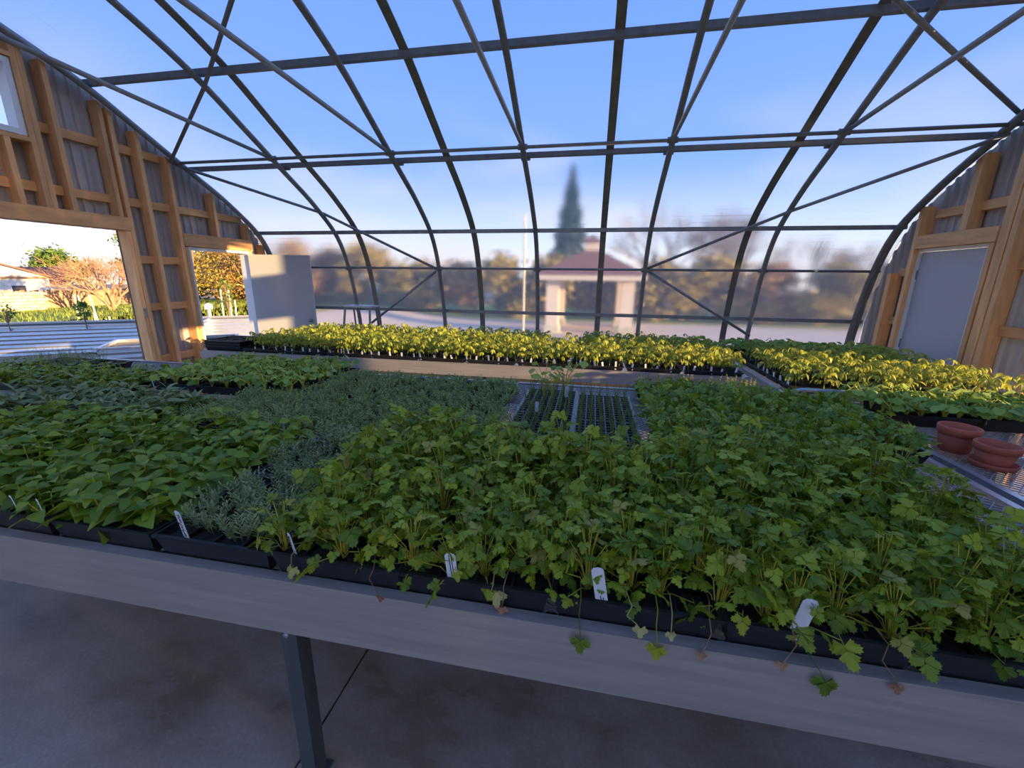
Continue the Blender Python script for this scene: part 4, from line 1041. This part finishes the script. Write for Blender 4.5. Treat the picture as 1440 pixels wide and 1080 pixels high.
sp = tag(empty('sign_post', (-6.2, 10.9, ground_h(-6.2, 10.9))), 'white sign post standing in the doorway view', 'sign')
MB().bevbox(-.03, .03, -.03, .03, 0, .98, .004).build('post', 'whitetrim', sp); MB().bevbox(-.02, .02, -.13, .13, .80, .95, .004).build('sign_board', 'whitetrim', sp)
# trees through the doorway
for i, (x, y, h, r, mt) in enumerate([(-15, 18.6, 4.6, 1.9, 'tree4'), (-13.5, 20.4, 4.4, 1.9, 'tree3'), (-16, 21.6, 5.2, 2.0, 'tree4'), (-12, 22.2, 4.0, 1.7, 'tree3')]):
    leafy('hedge_tree', ['dark olive tree left in the doorway view', 'rusty brown tree in the middle of the doorway view', 'tall olive tree behind the doorway view', 'rusty shrub tree at the right of the doorway view'][i], x, y, h, r, mt, 2600, .085, 70+i, cz=h*.45)
leafy('sapling', 'thin yellow green sapling tied to stakes', -7.9, 13.32, 1.7, .35, 'tree1', 160, .06, 75)
# behind the side wall
leafy('conifer', 'tall dark conifer behind the gazebo', 2.9, 42, 12.5, 2.6, 'tree2', 5200, .22, 80, cone=True)
for i, (x, y, h, r) in enumerate([(13.5, 46, 12.5, 4.0), (19, 48, 11.5, 4.2), (25, 46, 8.5, 3.5), (31, 45, 8.0, 3.5), (38, 44, 7.5, 3.5)]):
    bare('grey_tree', ['bare grey tree right of the gazebo', 'second bare grey tree right of the gazebo', 'bare grey tree at the right third', 'bare grey tree before the right gable', 'bare grey tree farthest right'][i], x, y, h, .40, 'bark', 90+i, 5, multi=5)
for i in range(22):
    x = -24+i*3.0; k = (i*7) % 3
    leafy('hedge_tree', ['olive brown hedge tree behind the gazebo', 'rusty hedge tree behind the gazebo', 'dull green hedge tree behind the gazebo'][k], x, 26.0+.6*math.sin(i*2.1), 3.3+.45*math.sin(i*1.7), 2.1, ['tree4', 'tree3', 'tree4'][k], 4200, .20, 100+i, group=['olive', 'rusty', 'dull green'][k]+' hedge trees', cz=1.25)
gz = tag(empty('gazebo', (5.25, 20.2, ground_h(5.25, 20.2))), 'cream gazebo with brown hipped roof seen through the side wall', 'gazebo')
for sx_ in (-1, 1):
    for sy_ in (-1, 1): 
        c = MB().bevbox(sx_*1.58-.27, sx_*1.58+.27, sy_*1.58-.27, sy_*1.58+.27, 0, 2.32, .03).build('column', 'beige', gz)
        MB().bevbox(sx_*1.58-.33, sx_*1.58+.33, sy_*1.58-.33, sy_*1.58+.33, 0, .35, .02).build('plinth', 'stone', c)
m = MB(); a = 2.2
for s in (-1, 1): m.box(-a, a, s*a-.06, s*a+.06, 2.30, 2.52); m.box(s*a-.06, s*a+.06, -a+.06, a-.06, 2.30, 2.52)
m.build('eave_beam', 'beige', gz)
m = MB(); e = 2.32; m.add([(-e, -e, 2.52), (e, -e, 2.52), (e, e, 2.52), (-e, e, 2.52), (-.35, -.35, 3.60), (.35, -.35, 3.60), (.35, .35, 3.60), (-.35, .35, 3.60)], [(0, 3, 2, 1), (0, 1, 5, 4), (1, 2, 6, 5), (2, 3, 7, 6), (3, 0, 4, 7), (4, 5, 6, 7)]); m.build('roof', 'roof', gz)
cp = MB().bevbox(-.34, .34, -.34, .34, 3.58, 3.95, .01).build('cupola', 'beige', gz)
m = MB(); m.add([(-.5, -.5, 3.95), (.5, -.5, 3.95), (.5, .5, 3.95), (-.5, .5, 3.95), (0, 0, 4.3)], [(0, 3, 2, 1), (0, 1, 4), (1, 2, 4), (2, 3, 4), (3, 0, 4)]); m.build('cupola_roof', 'roof', cp)
for i, (x, y, w, d, h) in enumerate([(-2.25, 11, 1.1, .6, .38), (.45, 12, 1.2, .6, .45)]):
    b = MB(); t = .04
    b.lathe([(w*.42, 0), (w*.47, .04), (w*.50, h-.03), (w*.53, h), (w*.49, h), (w*.46, .06), (.01, .05)], 26)
    o = b.build('water_tub', 'turq', None, True); o.location = (x, y, ground_h(x, y)+.03); tag(o, ['turquoise plastic tub outside, left one', 'turquoise plastic tub outside, right one'][i], 'tub')
o = MB().tube([(0, 0, 0), (0, 0, 3.2)], .022, 8).build('pole', 'stake'); o.location = (3.85, 9.5, ground_h(3.85, 9.5)); tag(o, 'thin pale pole outside the side wall', 'pole')
